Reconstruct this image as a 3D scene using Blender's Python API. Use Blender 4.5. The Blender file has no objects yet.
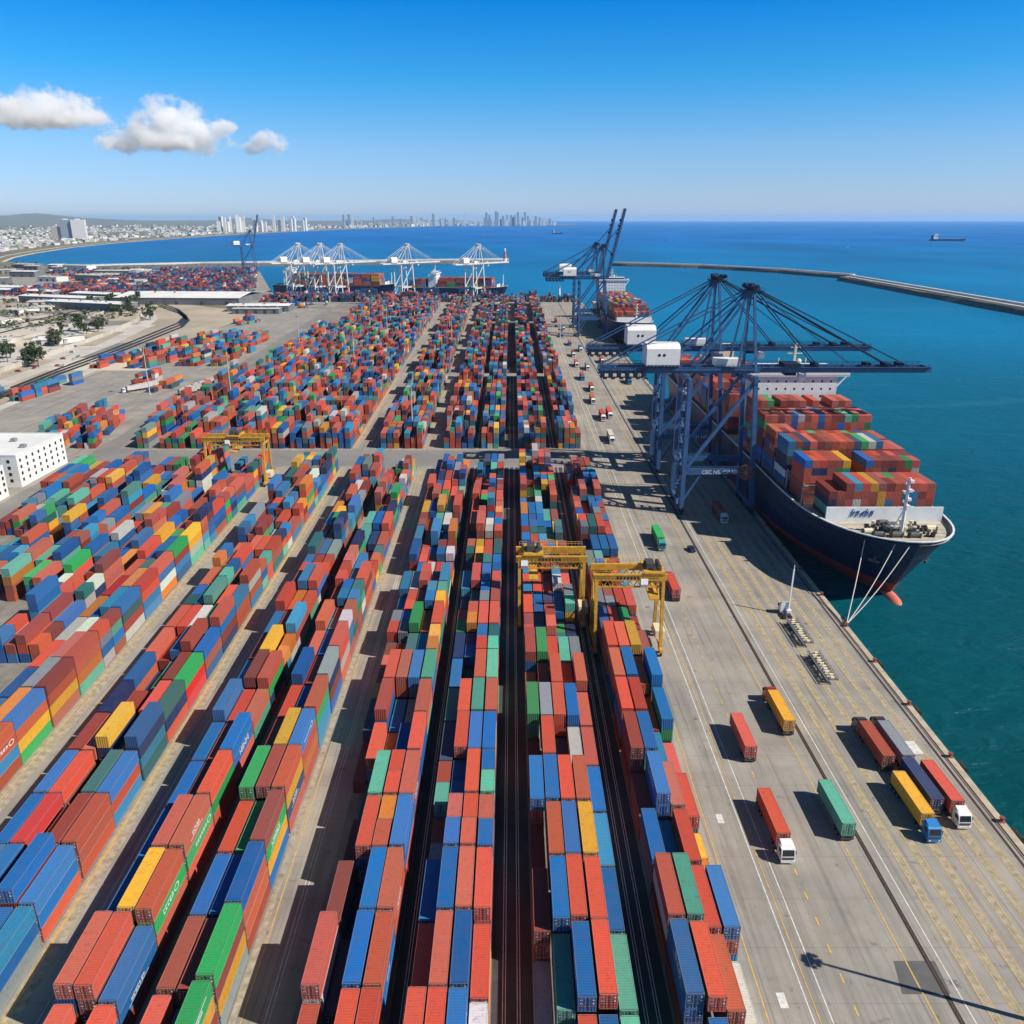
import bpy, math, random
import numpy as np
from mathutils import Vector, Matrix
rnd = random.Random(11)
R = math.radians
S = bpy.context.scene
COL = S.collection
# ------------------------------------------------------------------ camera, world, sun, exposure
PITCH = math.atan(292.5/815)
cam = bpy.data.cameras.new('camera'); cam.sensor_width = 36; cam.lens = 815/1024*36
cam.clip_start = 1; cam.clip_end = 200000
co = bpy.data.objects.new('camera', cam); COL.objects.link(co)
co.location = (0, 0, 105); co.rotation_euler = (R(90)-PITCH, 0, 0)
S.camera = co
SUN_DIR = Vector((1.0, -0.36, 0.98)).normalized()          # towards the sun
ELEV = math.asin(SUN_DIR.z); AZ = math.atan2(SUN_DIR.x, SUN_DIR.y)
W = bpy.data.worlds.new('World'); S.world = W; W.use_nodes = True
nt = W.node_tree; bg = nt.nodes['Background']
sky = nt.nodes.new('ShaderNodeTexSky'); sky.sky_type = 'NISHITA'; sky.sun_disc = False
sky.sun_elevation = ELEV; sky.sun_rotation = AZ; sky.altitude = 100
sky.air_density = 1.0; sky.dust_density = 0.1; sky.ozone_density = 3.0
tcw = nt.nodes.new('ShaderNodeTexCoord'); sxw = nt.nodes.new('ShaderNodeSeparateXYZ'); nt.links.new(tcw.outputs['Generated'], sxw.inputs[0])
rp = nt.nodes.new('ShaderNodeValToRGB'); nt.links.new(sxw.outputs[2], rp.inputs[0]); el = rp.color_ramp.elements
SKYTINT = ((0,(.50,.58,.93)),(.075,(.40,.62,.93)),(.145,(.11,.60,.96)),(.215,(.004,.50,1.0)),(.5,(.23,.33,.38)))
el[0].position = 0; el[1].position = .5
for k in SKYTINT[1:4]: el.new(k[0])
for e, k in zip(el, SKYTINT): e.color = (*k[1],1)
hs = nt.nodes.new('ShaderNodeMix'); hs.data_type = 'RGBA'; hs.blend_type = 'MULTIPLY'; hs.inputs[0].default_value = 1
nt.links.new(sky.outputs[0], hs.inputs[6]); nt.links.new(rp.outputs[0], hs.inputs[7]); nt.links.new(hs.outputs[2], bg.inputs[0])
bg.inputs[1].default_value = 0.123
sl = bpy.data.lights.new('sun', 'SUN'); sl.energy = 5.0; sl.angle = R(0.5); sl.color = (1.0, 0.93, 0.82)
so = bpy.data.objects.new('sun', sl); COL.objects.link(so)
so.rotation_euler = SUN_DIR.to_track_quat('Z', 'Y').to_euler(); so.location = (0, 0, 500)
S.view_settings.view_transform = 'Standard'; S.view_settings.look = 'None'
S.view_settings.exposure = 0.27; S.view_settings.gamma = 1
S.cycles.max_bounces = 16; S.cycles.diffuse_bounces = 3; S.cycles.glossy_bounces = 3
S.cycles.volume_bounces = 14; S.cycles.volume_max_steps = 256; S.cycles.use_denoising = True

# ------------------------------------------------------------------ helpers
def gp(x, y, h=0.0):
    """point at height h seen at photo pixel x, y: where a thing was surveyed from the photo"""
    u = (x-512)/815; v = (512-y)/815
    c, s = math.cos(PITCH), math.sin(PITCH)
    dx, dy, dz = u, c+v*s, v*c-s
    t = (h-105)/dz
    return Vector((dx*t, dy*t, h))

class MB:
    def __init__(self): self.v = []; self.f = []; self.m = []; self.smooth = False
    def add(self, vs, fs, m=0):
        n = len(self.v); self.v += [tuple(p) for p in vs]
        self.f += [tuple(i+n for i in f) for f in fs]; self.m += [m]*len(fs); return self
    def box(self, x0, x1, y0, y1, z0, z1, m=0):
        return self.add([(x0,y0,z0),(x1,y0,z0),(x1,y1,z0),(x0,y1,z0),(x0,y0,z1),(x1,y0,z1),(x1,y1,z1),(x0,y1,z1)],
                 [(0,3,2,1),(4,5,6,7),(0,1,5,4),(1,2,6,5),(2,3,7,6),(3,0,4,7)], m)
    def cbox(self, c, s, m=0, rz=0.0):
        if rz == 0: return self.box(c[0]-s[0]/2,c[0]+s[0]/2,c[1]-s[1]/2,c[1]+s[1]/2,c[2]-s[2]/2,c[2]+s[2]/2,m)
        k = len(self.v); self.box(-s[0]/2,s[0]/2,-s[1]/2,s[1]/2,-s[2]/2,s[2]/2,m)
        cr, sr = math.cos(rz), math.sin(rz)
        for i in range(k, len(self.v)):
            x, y, z = self.v[i]; self.v[i] = (c[0]+x*cr-y*sr, c[1]+x*sr+y*cr, c[2]+z)
        return self
    def bar(self, p, q, w, h=None, m=0):
        p, q = Vector(p), Vector(q); h = h or w; d = (q-p).normalized()
        up = Vector((0,0,1)) if abs(d.z) < 0.95 else Vector((0,1,0))
        a = d.cross(up).normalized()*w/2; b = a.cross(d).normalized()*h/2
        return self.add([p-a-b,p+a-b,p+a+b,p-a+b,q-a-b,q+a-b,q+a+b,q-a+b],
                 [(0,1,2,3),(7,6,5,4),(1,0,4,5),(2,1,5,6),(3,2,6,7),(0,3,7,4)], m)
    def tube(self, p, q, r, n=6, m=0, r2=None):
        p, q = Vector(p), Vector(q); d = (q-p).normalized(); r2 = r if r2 is None else r2
        up = Vector((0,0,1)) if abs(d.z) < 0.95 else Vector((0,1,0))
        a = d.cross(up).normalized(); b = a.cross(d)
        vs = []
        for c, rr in ((p,r),(q,r2)):
            for i in range(n):
                t = 2*math.pi*i/n; vs.append(c+a*math.cos(t)*rr+b*math.sin(t)*rr)
        fs = [(i,(i+1)%n,n+(i+1)%n,n+i) for i in range(n)]+[tuple(range(n))[::-1], tuple(range(n,2*n))]
        return self.add(vs, fs, m)
    def prism_x(self, prof, x0, x1, m=0):            # prof in (y,z), swept along x
        n = len(prof); vs = [(x0,y,z) for y,z in prof]+[(x1,y,z) for y,z in prof]
        return self.add(vs, [(i,(i+1)%n,n+(i+1)%n,n+i) for i in range(n)]+[tuple(range(n))[::-1], tuple(range(n,2*n))], m)
    def prism_z(self, poly, z0, z1, m=0):
        n = len(poly); vs = [(x,y,z0) for x,y in poly]+[(x,y,z1) for x,y in poly]
        return self.add(vs, [(i,(i+1)%n,n+(i+1)%n,n+i) for i in range(n)]+[tuple(range(n))[::-1], tuple(range(n,2*n))], m)
    def ball(self, c, r, nu=8, nv=5, m=0):
        rx, ry, rz = (r,r,r) if not hasattr(r,'__len__') else r
        vs = [(c[0],c[1],c[2]-rz)]; fs = []
        for j in range(1, nv):
            t = math.pi*j/nv-math.pi/2
            for i in range(nu):
                a = 2*math.pi*i/nu; vs.append((c[0]+rx*math.cos(t)*math.cos(a), c[1]+ry*math.cos(t)*math.sin(a), c[2]+rz*math.sin(t)))
        vs.append((c[0],c[1],c[2]+rz)); L = len(vs)-1
        for i in range(nu):
            fs.append((0,1+(i+1)%nu,1+i)); fs.append((L,L-nu+i,L-nu+(i+1)%nu))
            for j in range(nv-2):
                a = 1+j*nu+i; b = 1+j*nu+(i+1)%nu; fs.append((a,b,b+nu,a+nu))
        return self.add(vs, fs, m)
    def mesh(self, name, mats):
        me = bpy.data.meshes.new(name); me.from_pydata(self.v, [], self.f)
        for mt in (mats if isinstance(mats, (list,tuple)) else [mats]): me.materials.append(mt)
        me.polygons.foreach_set('material_index', self.m)
        if self.smooth: me.polygons.foreach_set('use_smooth', [True]*len(self.f))
        me.update(); return me

def link(name, data, parent=None, loc=None, rz=0.0):
    o = bpy.data.objects.new(name, data); COL.objects.link(o)
    if parent: o.parent = parent
    if loc is not None: o.location = loc
    if rz: o.rotation_euler = (0,0,rz)
    return o
def obj(name, mb, mats, parent=None, loc=None, rz=0.0): return link(name, mb.mesh(name, mats), parent, loc, rz)
def tag(o, label=None, cat=None, group=None, kind=None):
    if label: o['label'] = label
    if cat: o['category'] = cat
    if group: o['group'] = group
    if kind: o['kind'] = kind
    return o
def thing(name, label, cat, loc=(0,0,0), rz=0.0, group=None): return tag(link(name, None, None, loc, rz), label, cat, group)
def dup(o, loc=None, rz=None, label=None, group=None, parent=None):
    c = o.copy(); COL.objects.link(c)
    if parent: c.parent = parent
    if loc is not None: c.location = loc
    if rz is not None: c.rotation_euler = (0,0,rz)
    if label: c['label'] = label
    if group: c['group'] = group
    for ch in list(o.children): dup(ch, parent=c)
    return c

# ------------------------------------------------------------------ materials
def mat(name, col=(.5,.5,.5), rough=.6, metal=0.0, noise=0.0, scale=1.0, objcol=False, attr=None, spec=0.5, bump=0.0, bscale=5, stain=None, stain_amt=.5):
    m = bpy.data.materials.new(name); m.use_nodes = True; t = m.node_tree; n = t.nodes; l = t.links
    p = n['Principled BSDF']; p.inputs['Roughness'].default_value = rough; p.inputs['Metallic'].default_value = metal
    p.inputs['Specular IOR Level'].default_value = spec
    tc = n.new('ShaderNodeTexCoord')
    if objcol: s = n.new('ShaderNodeObjectInfo'); src = s.outputs['Color']
    elif attr: s = n.new('ShaderNodeAttribute'); s.attribute_name = attr; src = s.outputs['Color']
    else: s = n.new('ShaderNodeRGB'); s.outputs[0].default_value = (*col,1); src = s.outputs[0]
    if noise:
        nz = n.new('ShaderNodeTexNoise'); nz.inputs['Scale'].default_value = scale; nz.inputs['Detail'].default_value = 6; nz.inputs['Roughness'].default_value = .65
        l.new(tc.outputs['Object'], nz.inputs['Vector'])
        mr = n.new('ShaderNodeMapRange'); mr.inputs[1].default_value = .3; mr.inputs[2].default_value = .7
        mr.inputs[3].default_value = 1-noise; mr.inputs[4].default_value = 1+noise*.6
        l.new(nz.outputs[0], mr.inputs[0])
        mx = n.new('ShaderNodeMix'); mx.data_type = 'RGBA'; mx.blend_type = 'MULTIPLY'; mx.inputs[0].default_value = 1
        l.new(src, mx.inputs[6]); l.new(mr.outputs[0], mx.inputs[7]); src = mx.outputs[2]
    if stain:
        n2 = n.new('ShaderNodeTexNoise'); n2.inputs['Scale'].default_value = scale*.35; n2.inputs['Detail'].default_value = 8; n2.inputs['Roughness'].default_value = .75
        l.new(tc.outputs['Object'], n2.inputs['Vector'])
        r2 = n.new('ShaderNodeMapRange'); r2.inputs[1].default_value = .55; r2.inputs[2].default_value = .75; r2.inputs[4].default_value = stain_amt
        l.new(n2.outputs[0], r2.inputs[0])
        mx = n.new('ShaderNodeMix'); mx.data_type = 'RGBA'; mx.inputs[7].default_value = (*stain,1)
        l.new(r2.outputs[0], mx.inputs[0]); l.new(src, mx.inputs[6]); src = mx.outputs[2]
    l.new(src, p.inputs['Base Color'])
    if bump:
        nb = n.new('ShaderNodeTexNoise'); nb.inputs['Scale'].default_value = bscale; nb.inputs['Detail'].default_value = 4
        l.new(tc.outputs['Object'], nb.inputs['Vector'])
        b = n.new('ShaderNodeBump'); b.inputs['Strength'].default_value = bump; l.new(nb.outputs[0], b.inputs['Height']); l.new(b.outputs[0], p.inputs['Normal'])
    return m

def paint_mat(name, attr=None):
    """weathered container paint: faded patches, rust specks"""
    m = bpy.data.materials.new(name); m.use_nodes = True; t = m.node_tree; n = t.nodes; l = t.links
    p = n['Principled BSDF']; p.inputs['Roughness'].default_value = .55; p.inputs['Specular IOR Level'].default_value = .25
    tc = n.new('ShaderNodeTexCoord'); oi = n.new('ShaderNodeObjectInfo')
    if attr: a = n.new('ShaderNodeAttribute'); a.attribute_name = attr; src = a.outputs['Color']
    else: src = oi.outputs['Color']
    add = n.new('ShaderNodeVectorMath'); add.operation = 'ADD'
    sc = n.new('ShaderNodeMath'); sc.operation = 'MULTIPLY'; sc.inputs[1].default_value = 97.0
    l.new(oi.outputs['Random'], sc.inputs[0]); l.new(tc.outputs['Object'], add.inputs[0])
    if not attr: l.new(sc.outputs[0], add.inputs[1])
    nz = n.new('ShaderNodeTexNoise'); nz.inputs['Scale'].default_value = .55; nz.inputs['Detail'].default_value = 7; nz.inputs['Roughness'].default_value = .7
    l.new(add.outputs[0], nz.inputs['Vector'])
    r = n.new('ShaderNodeMapRange'); r.inputs[1].default_value = .3; r.inputs[2].default_value = .72; r.inputs[3].default_value = 0; r.inputs[4].default_value = .2
    l.new(nz.outputs[0], r.inputs[0])
    mx = n.new('ShaderNodeMix'); mx.data_type = 'RGBA'; mx.inputs[7].default_value = (.15,.115,.095,1)
    l.new(r.outputs[0], mx.inputs[0]); l.new(src, mx.inputs[6])
    n2 = n.new('ShaderNodeTexNoise'); n2.inputs['Scale'].default_value = 1.6; n2.inputs['Detail'].default_value = 9; n2.inputs['Roughness'].default_value = .8
    l.new(add.outputs[0], n2.inputs['Vector'])
    r2 = n.new('ShaderNodeMapRange'); r2.inputs[1].default_value = .53; r2.inputs[2].default_value = .70; r2.inputs[4].default_value = .7
    l.new(n2.outputs[0], r2.inputs[0])
    mx2 = n.new('ShaderNodeMix'); mx2.data_type = 'RGBA'; mx2.inputs[7].default_value = (.10,.045,.028,1)
    l.new(r2.outputs[0], mx2.inputs[0]); l.new(mx.outputs[2], mx2.inputs[6]); src = mx2.outputs[2]
    if attr:   # pressed ribs, rails and door gaps of the far boxes, from their own UV (metres)
        uv = n.new('ShaderNodeUVMap'); uv.uv_map = 'UVMap'; sx = n.new('ShaderNodeSeparateXYZ'); l.new(uv.outputs[0], sx.inputs[0])
        w = n.new('ShaderNodeMath'); w.operation = 'MULTIPLY'; w.inputs[1].default_value = 2*math.pi/.42; l.new(sx.outputs[0], w.inputs[0])
        sn = n.new('ShaderNodeMath'); sn.operation = 'SINE'; l.new(w.outputs[0], sn.inputs[0])
        b = n.new('ShaderNodeBump'); b.inputs['Strength'].default_value = .5; b.inputs['Distance'].default_value = .05
        l.new(sn.outputs[0], b.inputs['Height']); l.new(b.outputs[0], p.inputs['Normal'])
        dr = n.new('ShaderNodeAttribute'); dr.attribute_name = 'End'
        rr = n.new('ShaderNodeMath'); rr.operation = 'GREATER_THAN'; rr.inputs[1].default_value = .35; l.new(sn.outputs[0], rr.inputs[0])
        mm = n.new('ShaderNodeMath'); mm.operation = 'MULTIPLY'; l.new(rr.outputs[0], mm.inputs[0]); l.new(dr.outputs['Fac'], mm.inputs[1])
        m3 = n.new('ShaderNodeMath'); m3.operation = 'MULTIPLY'; m3.inputs[1].default_value = .5; l.new(mm.outputs[0], m3.inputs[0])
        mx3 = n.new('ShaderNodeMix'); mx3.data_type = 'RGBA'; mx3.inputs[7].default_value = (.04,.04,.045,1)
        l.new(m3.outputs[0], mx3.inputs[0]); l.new(src, mx3.inputs[6]); src = mx3.outputs[2]
    l.new(src, p.inputs['Base Color'])
    return m

M = {}
M['paint'] = paint_mat('container_paint'); M['paint_far'] = paint_mat('container_paint_far', 'Col')
M['casting'] = mat('casting_steel', (.16,.15,.14), .6, .3, .3, 3)
M['rod'] = mat('galvanised_rod', (.42,.42,.42), .45, .6)
M['gasket'] = mat('door_gasket', (.03,.03,.03), .8)
M['mark'] = mat('white_lettering', (.75,.75,.73), .6)
M['concrete'] = mat('apron_concrete', (.315,.29,.255), .85, 0, .22, .09, stain=(.16,.15,.14), stain_amt=.55, bump=.1, bscale=1.5)
M['yardfloor'] = mat('yard_asphalt', (.235,.215,.19), .9, 0, .3, .2, stain=(.10,.095,.09), stain_amt=.6)
M['lane'] = mat('lane_painted_shade', (.05,.05,.055), .85, 0, .35, .25, stain=(.11,.10,.09), stain_amt=.4)  # near-black tone carries the shade lying between the tall stacks
def wear(m):
    t = m.node_tree; n = t.nodes; l = t.links; p = n['Principled BSDF']; src = p.inputs['Base Color'].links[0].from_socket
    g = n.new('ShaderNodeNewGeometry')
    def layer(src, fac, col):
        mx = n.new('ShaderNodeMix'); mx.data_type = 'RGBA'; mx.inputs[7].default_value = (*col,1); l.new(fac, mx.inputs[0]); l.new(src, mx.inputs[6]); return mx.outputs[2]
    for sc, lo, hi, amt, seed, col in (((1.1,.022,1),.52,.72,.7,0,(.10,.095,.09)),((.42,.012,1),.48,.72,.55,31,(.15,.14,.13)),((.3,.3,1),.62,.72,.8,77,(.055,.05,.05)),((.9,.5,1),.66,.74,.7,207,(.07,.065,.06)),((.035,.03,1),.48,.72,.5,140,(.46,.40,.30)),((.02,.06,1),.5,.7,.45,300,(.17,.165,.16))):
        v = n.new('ShaderNodeVectorMath'); v.operation = 'MULTIPLY_ADD'; v.inputs[1].default_value = sc; v.inputs[2].default_value = (seed,seed*.7,0); l.new(g.outputs['Position'], v.inputs[0])
        z = n.new('ShaderNodeTexNoise'); z.inputs['Scale'].default_value = 1; z.inputs['Detail'].default_value = 5; z.inputs['Roughness'].default_value = .62; l.new(v.outputs[0], z.inputs['Vector'])
        r = n.new('ShaderNodeMapRange'); r.inputs[1].default_value = lo; r.inputs[2].default_value = hi; r.inputs[4].default_value = amt; l.new(z.outputs[0], r.inputs[0]); src = layer(src, r.outputs[0], col)
    b = n.new('ShaderNodeTexBrick'); b.offset = 0; b.inputs['Scale'].default_value = 1; b.inputs['Brick Width'].default_value = 7.3; b.inputs['Row Height'].default_value = 9.5; b.inputs['Mortar Size'].default_value = .045; b.inputs['Mortar Smooth'].default_value = .3
    l.new(g.outputs['Position'], b.inputs['Vector'])
    k = n.new('ShaderNodeMath'); k.operation = 'MULTIPLY'; k.inputs[1].default_value = .5; l.new(b.outputs['Fac'], k.inputs[0]); src = layer(src, k.outputs[0], (.09,.085,.08))
    l.new(src, p.inputs['Base Color'])
wear(M['concrete']); wear(M['yardfloor'])
M['patch'] = mat('tar_patch', (.11,.11,.11), .85, 0, .2, .5)
M['kerb'] = mat('quay_cope', (.46,.39,.29), .85, 0, .3, .4, stain=(.2,.15,.1))
M['strip'] = mat('worn_strip', (.37,.32,.235), .85, 0, .45, .8, stain=(.2,.17,.13), stain_amt=.7)
M['white_line'] = mat('white_line', (.66,.65,.62), .7, 0, .35, 1.2, stain=(.3,.28,.26), stain_amt=.7)
M['yellow_line'] = mat('yellow_line', (.62,.40,.10), .7, 0, .35, 1.2, stain=(.3,.27,.22), stain_amt=.7)
M['rail'] = mat('rail_groove', (.045,.038,.034), .6, .3, .3, 1)
M['rustrail'] = mat('rusty_rail', (.17,.09,.06), .7, .3, .3, 1)
M['sand'] = mat('sandy_ground', (.42,.35,.26), .95, 0, .3, .012, stain=(.2,.2,.14), stain_amt=.6)
M['scrub'] = mat('scrub_ground', (.19,.17,.11), .95, 0, .5, .01, stain=(.05,.075,.03), stain_amt=.8)
M['beach'] = mat('beach_sand', (.58,.50,.38), .95, 0, .2, .02)
M['road'] = mat('grey_road', (.22,.21,.20), .9, 0, .2, .06)
M['rock'] = mat('breakwater_rock', (.13,.12,.11), .95, 0, .5, .15, bump=.8, bscale=.3)
M['pale_conc'] = mat('pale_concrete', (.52,.48,.42), .9, 0, .25, .05)
M['crane_blue'] = mat('crane_blue', (.036,.105,.245), .45, 0, .3, .35, stain=(.20,.16,.14), stain_amt=.35)
M['crane_dark'] = mat('crane_navy', (.02,.035,.07), .9, 0, .3, .5, spec=.1)
M['crane_white'] = mat('crane_white', (.62,.61,.58), .5, 0, .15, .2)
M['cable'] = mat('steel_cable', (.05,.06,.08), .5, .4)
M['yellow'] = mat('gantry_yellow', (.62,.33,.035), .5, 0, .35, .6, stain=(.13,.08,.05), stain_amt=.6)
M['white'] = mat('white_paint', (.78,.77,.74), .5, 0, .12, .4)
M['offwhite'] = mat('offwhite_wall', (.66,.64,.60), .7, 0, .2, .2)
M['glass'] = mat('dark_glass', (.015,.02,.025), .12, 0, spec=.7)
M['tyre'] = mat('black_rubber', (.02,.02,.02), .85)
M['hub'] = mat('wheel_hub', (.35,.35,.35), .4, .6)
M['steel'] = mat('dark_steel', (.09,.09,.095), .6, .4, .3, 1)
M['grey'] = mat('grey_steel', (.30,.31,.32), .55, .3, .3, 1)
M['rust'] = mat('rust_red', (.25,.07,.045), .7, 0, .3, .8)
M['lamp_lens'] = mat('lamp_lens', (.75,.75,.72), .2)
M['hull'] = mat('hull_navy', (.012,.022,.065), .4, 0, .3, .06, stain=(.06,.05,.05), stain_amt=.25)
M['boot'] = mat('hull_red', (.36,.05,.035), .6, 0, .3, .1, stain=(.16,.05,.04))
M['bulb'] = mat('bulb_red', (.62,.17,.11), .55, 0, .2, .3)
M['deck'] = mat('ship_deck', (.48,.43,.34), .8, 0, .25, .4)
M['hatch'] = mat('hatch_cover', (.20,.07,.05), .7, 0, .3, .4)
M['wallw'] = mat('ship_white', (.72,.74,.76), .5, 0, .12, .3, stain=(.45,.40,.34), stain_amt=.4)
M['cream'] = mat('cream_paint', (.70,.62,.42), .5)
M['blue_logo'] = mat('blue_lettering', (.03,.12,.30), .5)
M['rope'] = mat('mooring_rope', (.62,.58,.50), .8)
M['bark'] = mat('bark', (.09,.07,.05), .9)
M['leaf'] = mat('leaf_green', (.055,.085,.03), .7, 0, .5, .6)
M['olive'] = mat('leaf_olive', (.085,.095,.045), .75, 0, .5, .6)
M['roofw'] = mat('white_roof', (.74,.73,.70), .7, 0, .15, .05)
M['greywall'] = mat('grey_cladding', (.16,.17,.18), .7, 0, .3, .1)
M['foam'] = mat('wake_foam', (.55,.62,.66), .8)
PAL = {'R':((.62,.082,.042),'coral red'),'O':((.52,.095,.045),'orange-red'),'N':((.30,.050,.034),'brick brown'),
 'K':((.52,.11,.075),'pinkish red'),'B':((.003,.135,.42),'blue'),'L':((.025,.24,.46),'light blue'),'D':((.010,.032,.12),'navy'),
 'G':((.020,.34,.09),'bright green'),'M':((.10,.42,.30),'mint green'),'T':((.02,.15,.15),'dark teal'),'Y':((.78,.40,.03),'yellow'),
 'A':((.70,.22,.03),'amber'),'W':((.60,.60,.56),'pale grey'),'S':((.22,.26,.28),'slate grey'),'X':((.62,.012,.018),'vivid red')}
WEIGHT = 'RRRRRRRROOOOOOOONNNNNKKKKBBBBBBBBBBLLLLLDDGGMMMTTYYAAWWSS'
def rcol(): return rnd.choice(WEIGHT)

# ------------------------------------------------------------------ the setting: sea, land, roads, markings
def structure(name, mb, m): return tag(obj(name, mb, m), kind='structure')
def sheet(name, poly, z, m):
    mb = MB(); mb.add([(x,y,z) for x,y in poly], [tuple(range(len(poly)))]); return structure(name, mb, m)
def rect(x0, x1, y0, y1): return [(x0,y0),(x1,y0),(x1,y1),(x0,y1)]

def sea_material():
    m = bpy.data.materials.new('sea_water'); m.use_nodes = True; t = m.node_tree; n = t.nodes; l = t.links
    p = n['Principled BSDF']; p.inputs['Roughness'].default_value = .16; p.inputs['IOR'].default_value = 1.33
    p.inputs['Specular IOR Level'].default_value = .14
    g = n.new('ShaderNodeNewGeometry')
    # harbour water is shallow and green, offshore water deep and blue
    d = n.new('ShaderNodeTexNoise'); d.inputs['Scale'].default_value = .0022; d.inputs['Detail'].default_value = 5
    st = n.new('ShaderNodeVectorMath'); st.operation = 'MULTIPLY'; st.inputs[1].default_value = (1,.45,1)
    l.new(g.outputs['Position'], st.inputs[0]); l.new(st.outputs[0], d.inputs['Vector'])
    sx = n.new('ShaderNodeSeparateXYZ'); l.new(g.outputs['Position'], sx.inputs[0])
    y = n.new('ShaderNodeMapRange'); y.inputs[1].default_value = 120; y.inputs[2].default_value = 900; l.new(sx.outputs[1], y.inputs[0])
    y2 = n.new('ShaderNodeMapRange'); y2.inputs[1].default_value = 900; y2.inputs[2].default_value = 5000; l.new(sx.outputs[1], y2.inputs[0])
    a = n.new('ShaderNodeMix'); a.data_type = 'RGBA'; a.inputs[6].default_value = (.0005,.066,.076,1); a.inputs[7].default_value = (.0005,.155,.32,1)
    b = n.new('ShaderNodeMix'); b.data_type = 'RGBA'; b.inputs[7].default_value = (.0005,.13,.42,1)
    l.new(y.outputs[0], a.inputs[0]); l.new(y2.outputs[0], b.inputs[0]); l.new(a.outputs[2], b.inputs[6])
    mr = n.new('ShaderNodeMapRange'); mr.inputs[1].default_value = .35; mr.inputs[2].default_value = .65; mr.inputs[3].default_value = .82; mr.inputs[4].default_value = 1.2
    l.new(d.outputs[0], mr.inputs[0])
    mx = n.new('ShaderNodeMix'); mx.data_type = 'RGBA'; mx.blend_type = 'MULTIPLY'; mx.inputs[0].default_value = 1
    l.new(b.outputs[2], mx.inputs[6]); l.new(mr.outputs[0], mx.inputs[7])
    r3 = n.new('ShaderNodeTexNoise'); r3.inputs['Scale'].default_value = 1; r3.inputs['Detail'].default_value = 5; r3.inputs['Distortion'].default_value = 1.2     # slicks and wind streaks
    s3 = n.new('ShaderNodeVectorMath'); s3.operation = 'MULTIPLY'; s3.inputs[1].default_value = (.004,.02,1); l.new(g.outputs['Position'], s3.inputs[0]); l.new(s3.outputs[0], r3.inputs['Vector'])
    q3 = n.new('ShaderNodeMapRange'); q3.inputs[1].default_value = .6; q3.inputs[2].default_value = .78; q3.inputs[4].default_value = .16; l.new(r3.outputs[0], q3.inputs[0])
    m3 = n.new('ShaderNodeMix'); m3.data_type = 'RGBA'; m3.inputs[7].default_value = (.09,.30,.38,1); l.new(q3.outputs[0], m3.inputs[0]); l.new(mx.outputs[2], m3.inputs[6]); mx = m3; h = None
    for sc, amt in ((.16,.6),(.04,1.0),(.42,.2)):
        w = n.new('ShaderNodeTexNoise'); w.inputs['Scale'].default_value = sc; w.inputs['Detail'].default_value = 4; w.inputs['Distortion'].default_value = .6
        s2 = n.new('ShaderNodeVectorMath'); s2.operation = 'MULTIPLY'; s2.inputs[1].default_value = (.7,1.5,1)
        l.new(g.outputs['Position'], s2.inputs[0]); l.new(s2.outputs[0], w.inputs['Vector'])
        k = n.new('ShaderNodeMath'); k.operation = 'MULTIPLY'; k.inputs[1].default_value = amt; l.new(w.outputs[0], k.inputs[0])
        if h is None: h = k
        else:
            ad = n.new('ShaderNodeMath'); ad.operation = 'ADD'; l.new(h.outputs[0], ad.inputs[0]); l.new(k.outputs[0], ad.inputs[1]); h = ad
    bp = n.new('ShaderNodeBump'); bp.inputs['Strength'].default_value = .75; bp.inputs['Distance'].default_value = 2.6
    l.new(h.outputs[0], bp.inputs['Height'])
    df = n.new('ShaderNodeBsdfDiffuse'); gl = n.new('ShaderNodeBsdfGlossy'); gl.inputs['Roughness'].default_value = .3
    lw = n.new('ShaderNodeLayerWeight'); lw.inputs['Blend'].default_value = .25; l.new(bp.outputs[0], lw.inputs['Normal'])
    fm = n.new('ShaderNodeMapRange'); fm.inputs[3].default_value = .03; fm.inputs[4].default_value = .2; l.new(lw.outputs['Fresnel'], fm.inputs[0])
    ms = n.new('ShaderNodeMixShader'); l.new(fm.outputs[0], ms.inputs[0]); l.new(df.outputs[0], ms.inputs[1]); l.new(gl.outputs[0], ms.inputs[2])
    l.new(mx.outputs[2], df.inputs['Color']); l.new(bp.outputs[0], df.inputs['Normal']); l.new(bp.outputs[0], gl.inputs['Normal'])
    l.new(ms.outputs[0], n['Material Output'].inputs['Surface']); n.remove(p)
    return m
SEA = -3.0
sheet('sea', rect(-41000,41000,-900,61000), SEA, sea_material())
COAST = [(-1359,2258),(-1500,2560),(-1618,2888),(-1800,3500),(-1920,4160),(-2030,5200),(-2081,6400),(-2060,8000),(-2007,9600),(-1750,11500),
         (-1500,13500),(-1152,15500),(-300,16800),(600,17800),(1293,18500),(1500,19000)]
def edge(D): return min(89.6+.012*D, 93.4)
EDG = [(edge(D),D) for D in (-300,40,150,316.6,700,1185)]
LAND = EDG+[(-330,1195),(-372,1300),(-545,1830),(-960,1900),(-1250,2200)]+COAST+[(1100,20500),(-2000,26000),(-30000,40000),(-40000,40000),(-40000,-300)]
g = MB(); g.prism_z(LAND, -9, -0.06); structure('ground', g, M['scrub'])
sheet('terminal_apron', [(-300,-280)]+[(x-.3,min(max(y,-280),1184)) for x,y in EDG]+[(-300,1184)], 0.0, M['concrete'])
sheet('far_terminal_apron', [(-300.5,1100),(-300.5,1194),(-330,1194),(-371,1298),(-543,1825),(-955,1893),(-1000,1500),(-520,1100)], 0.0, M['concrete'])
sheet('sandy_ground', [(-301,330),(-301,1000),(-420,1095),(-540,1110),(-1000,1480),(-1400,1700),(-1400,330)], 0.0, M['sand'])
beach = [(x+4,y) for x,y in COAST]
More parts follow.
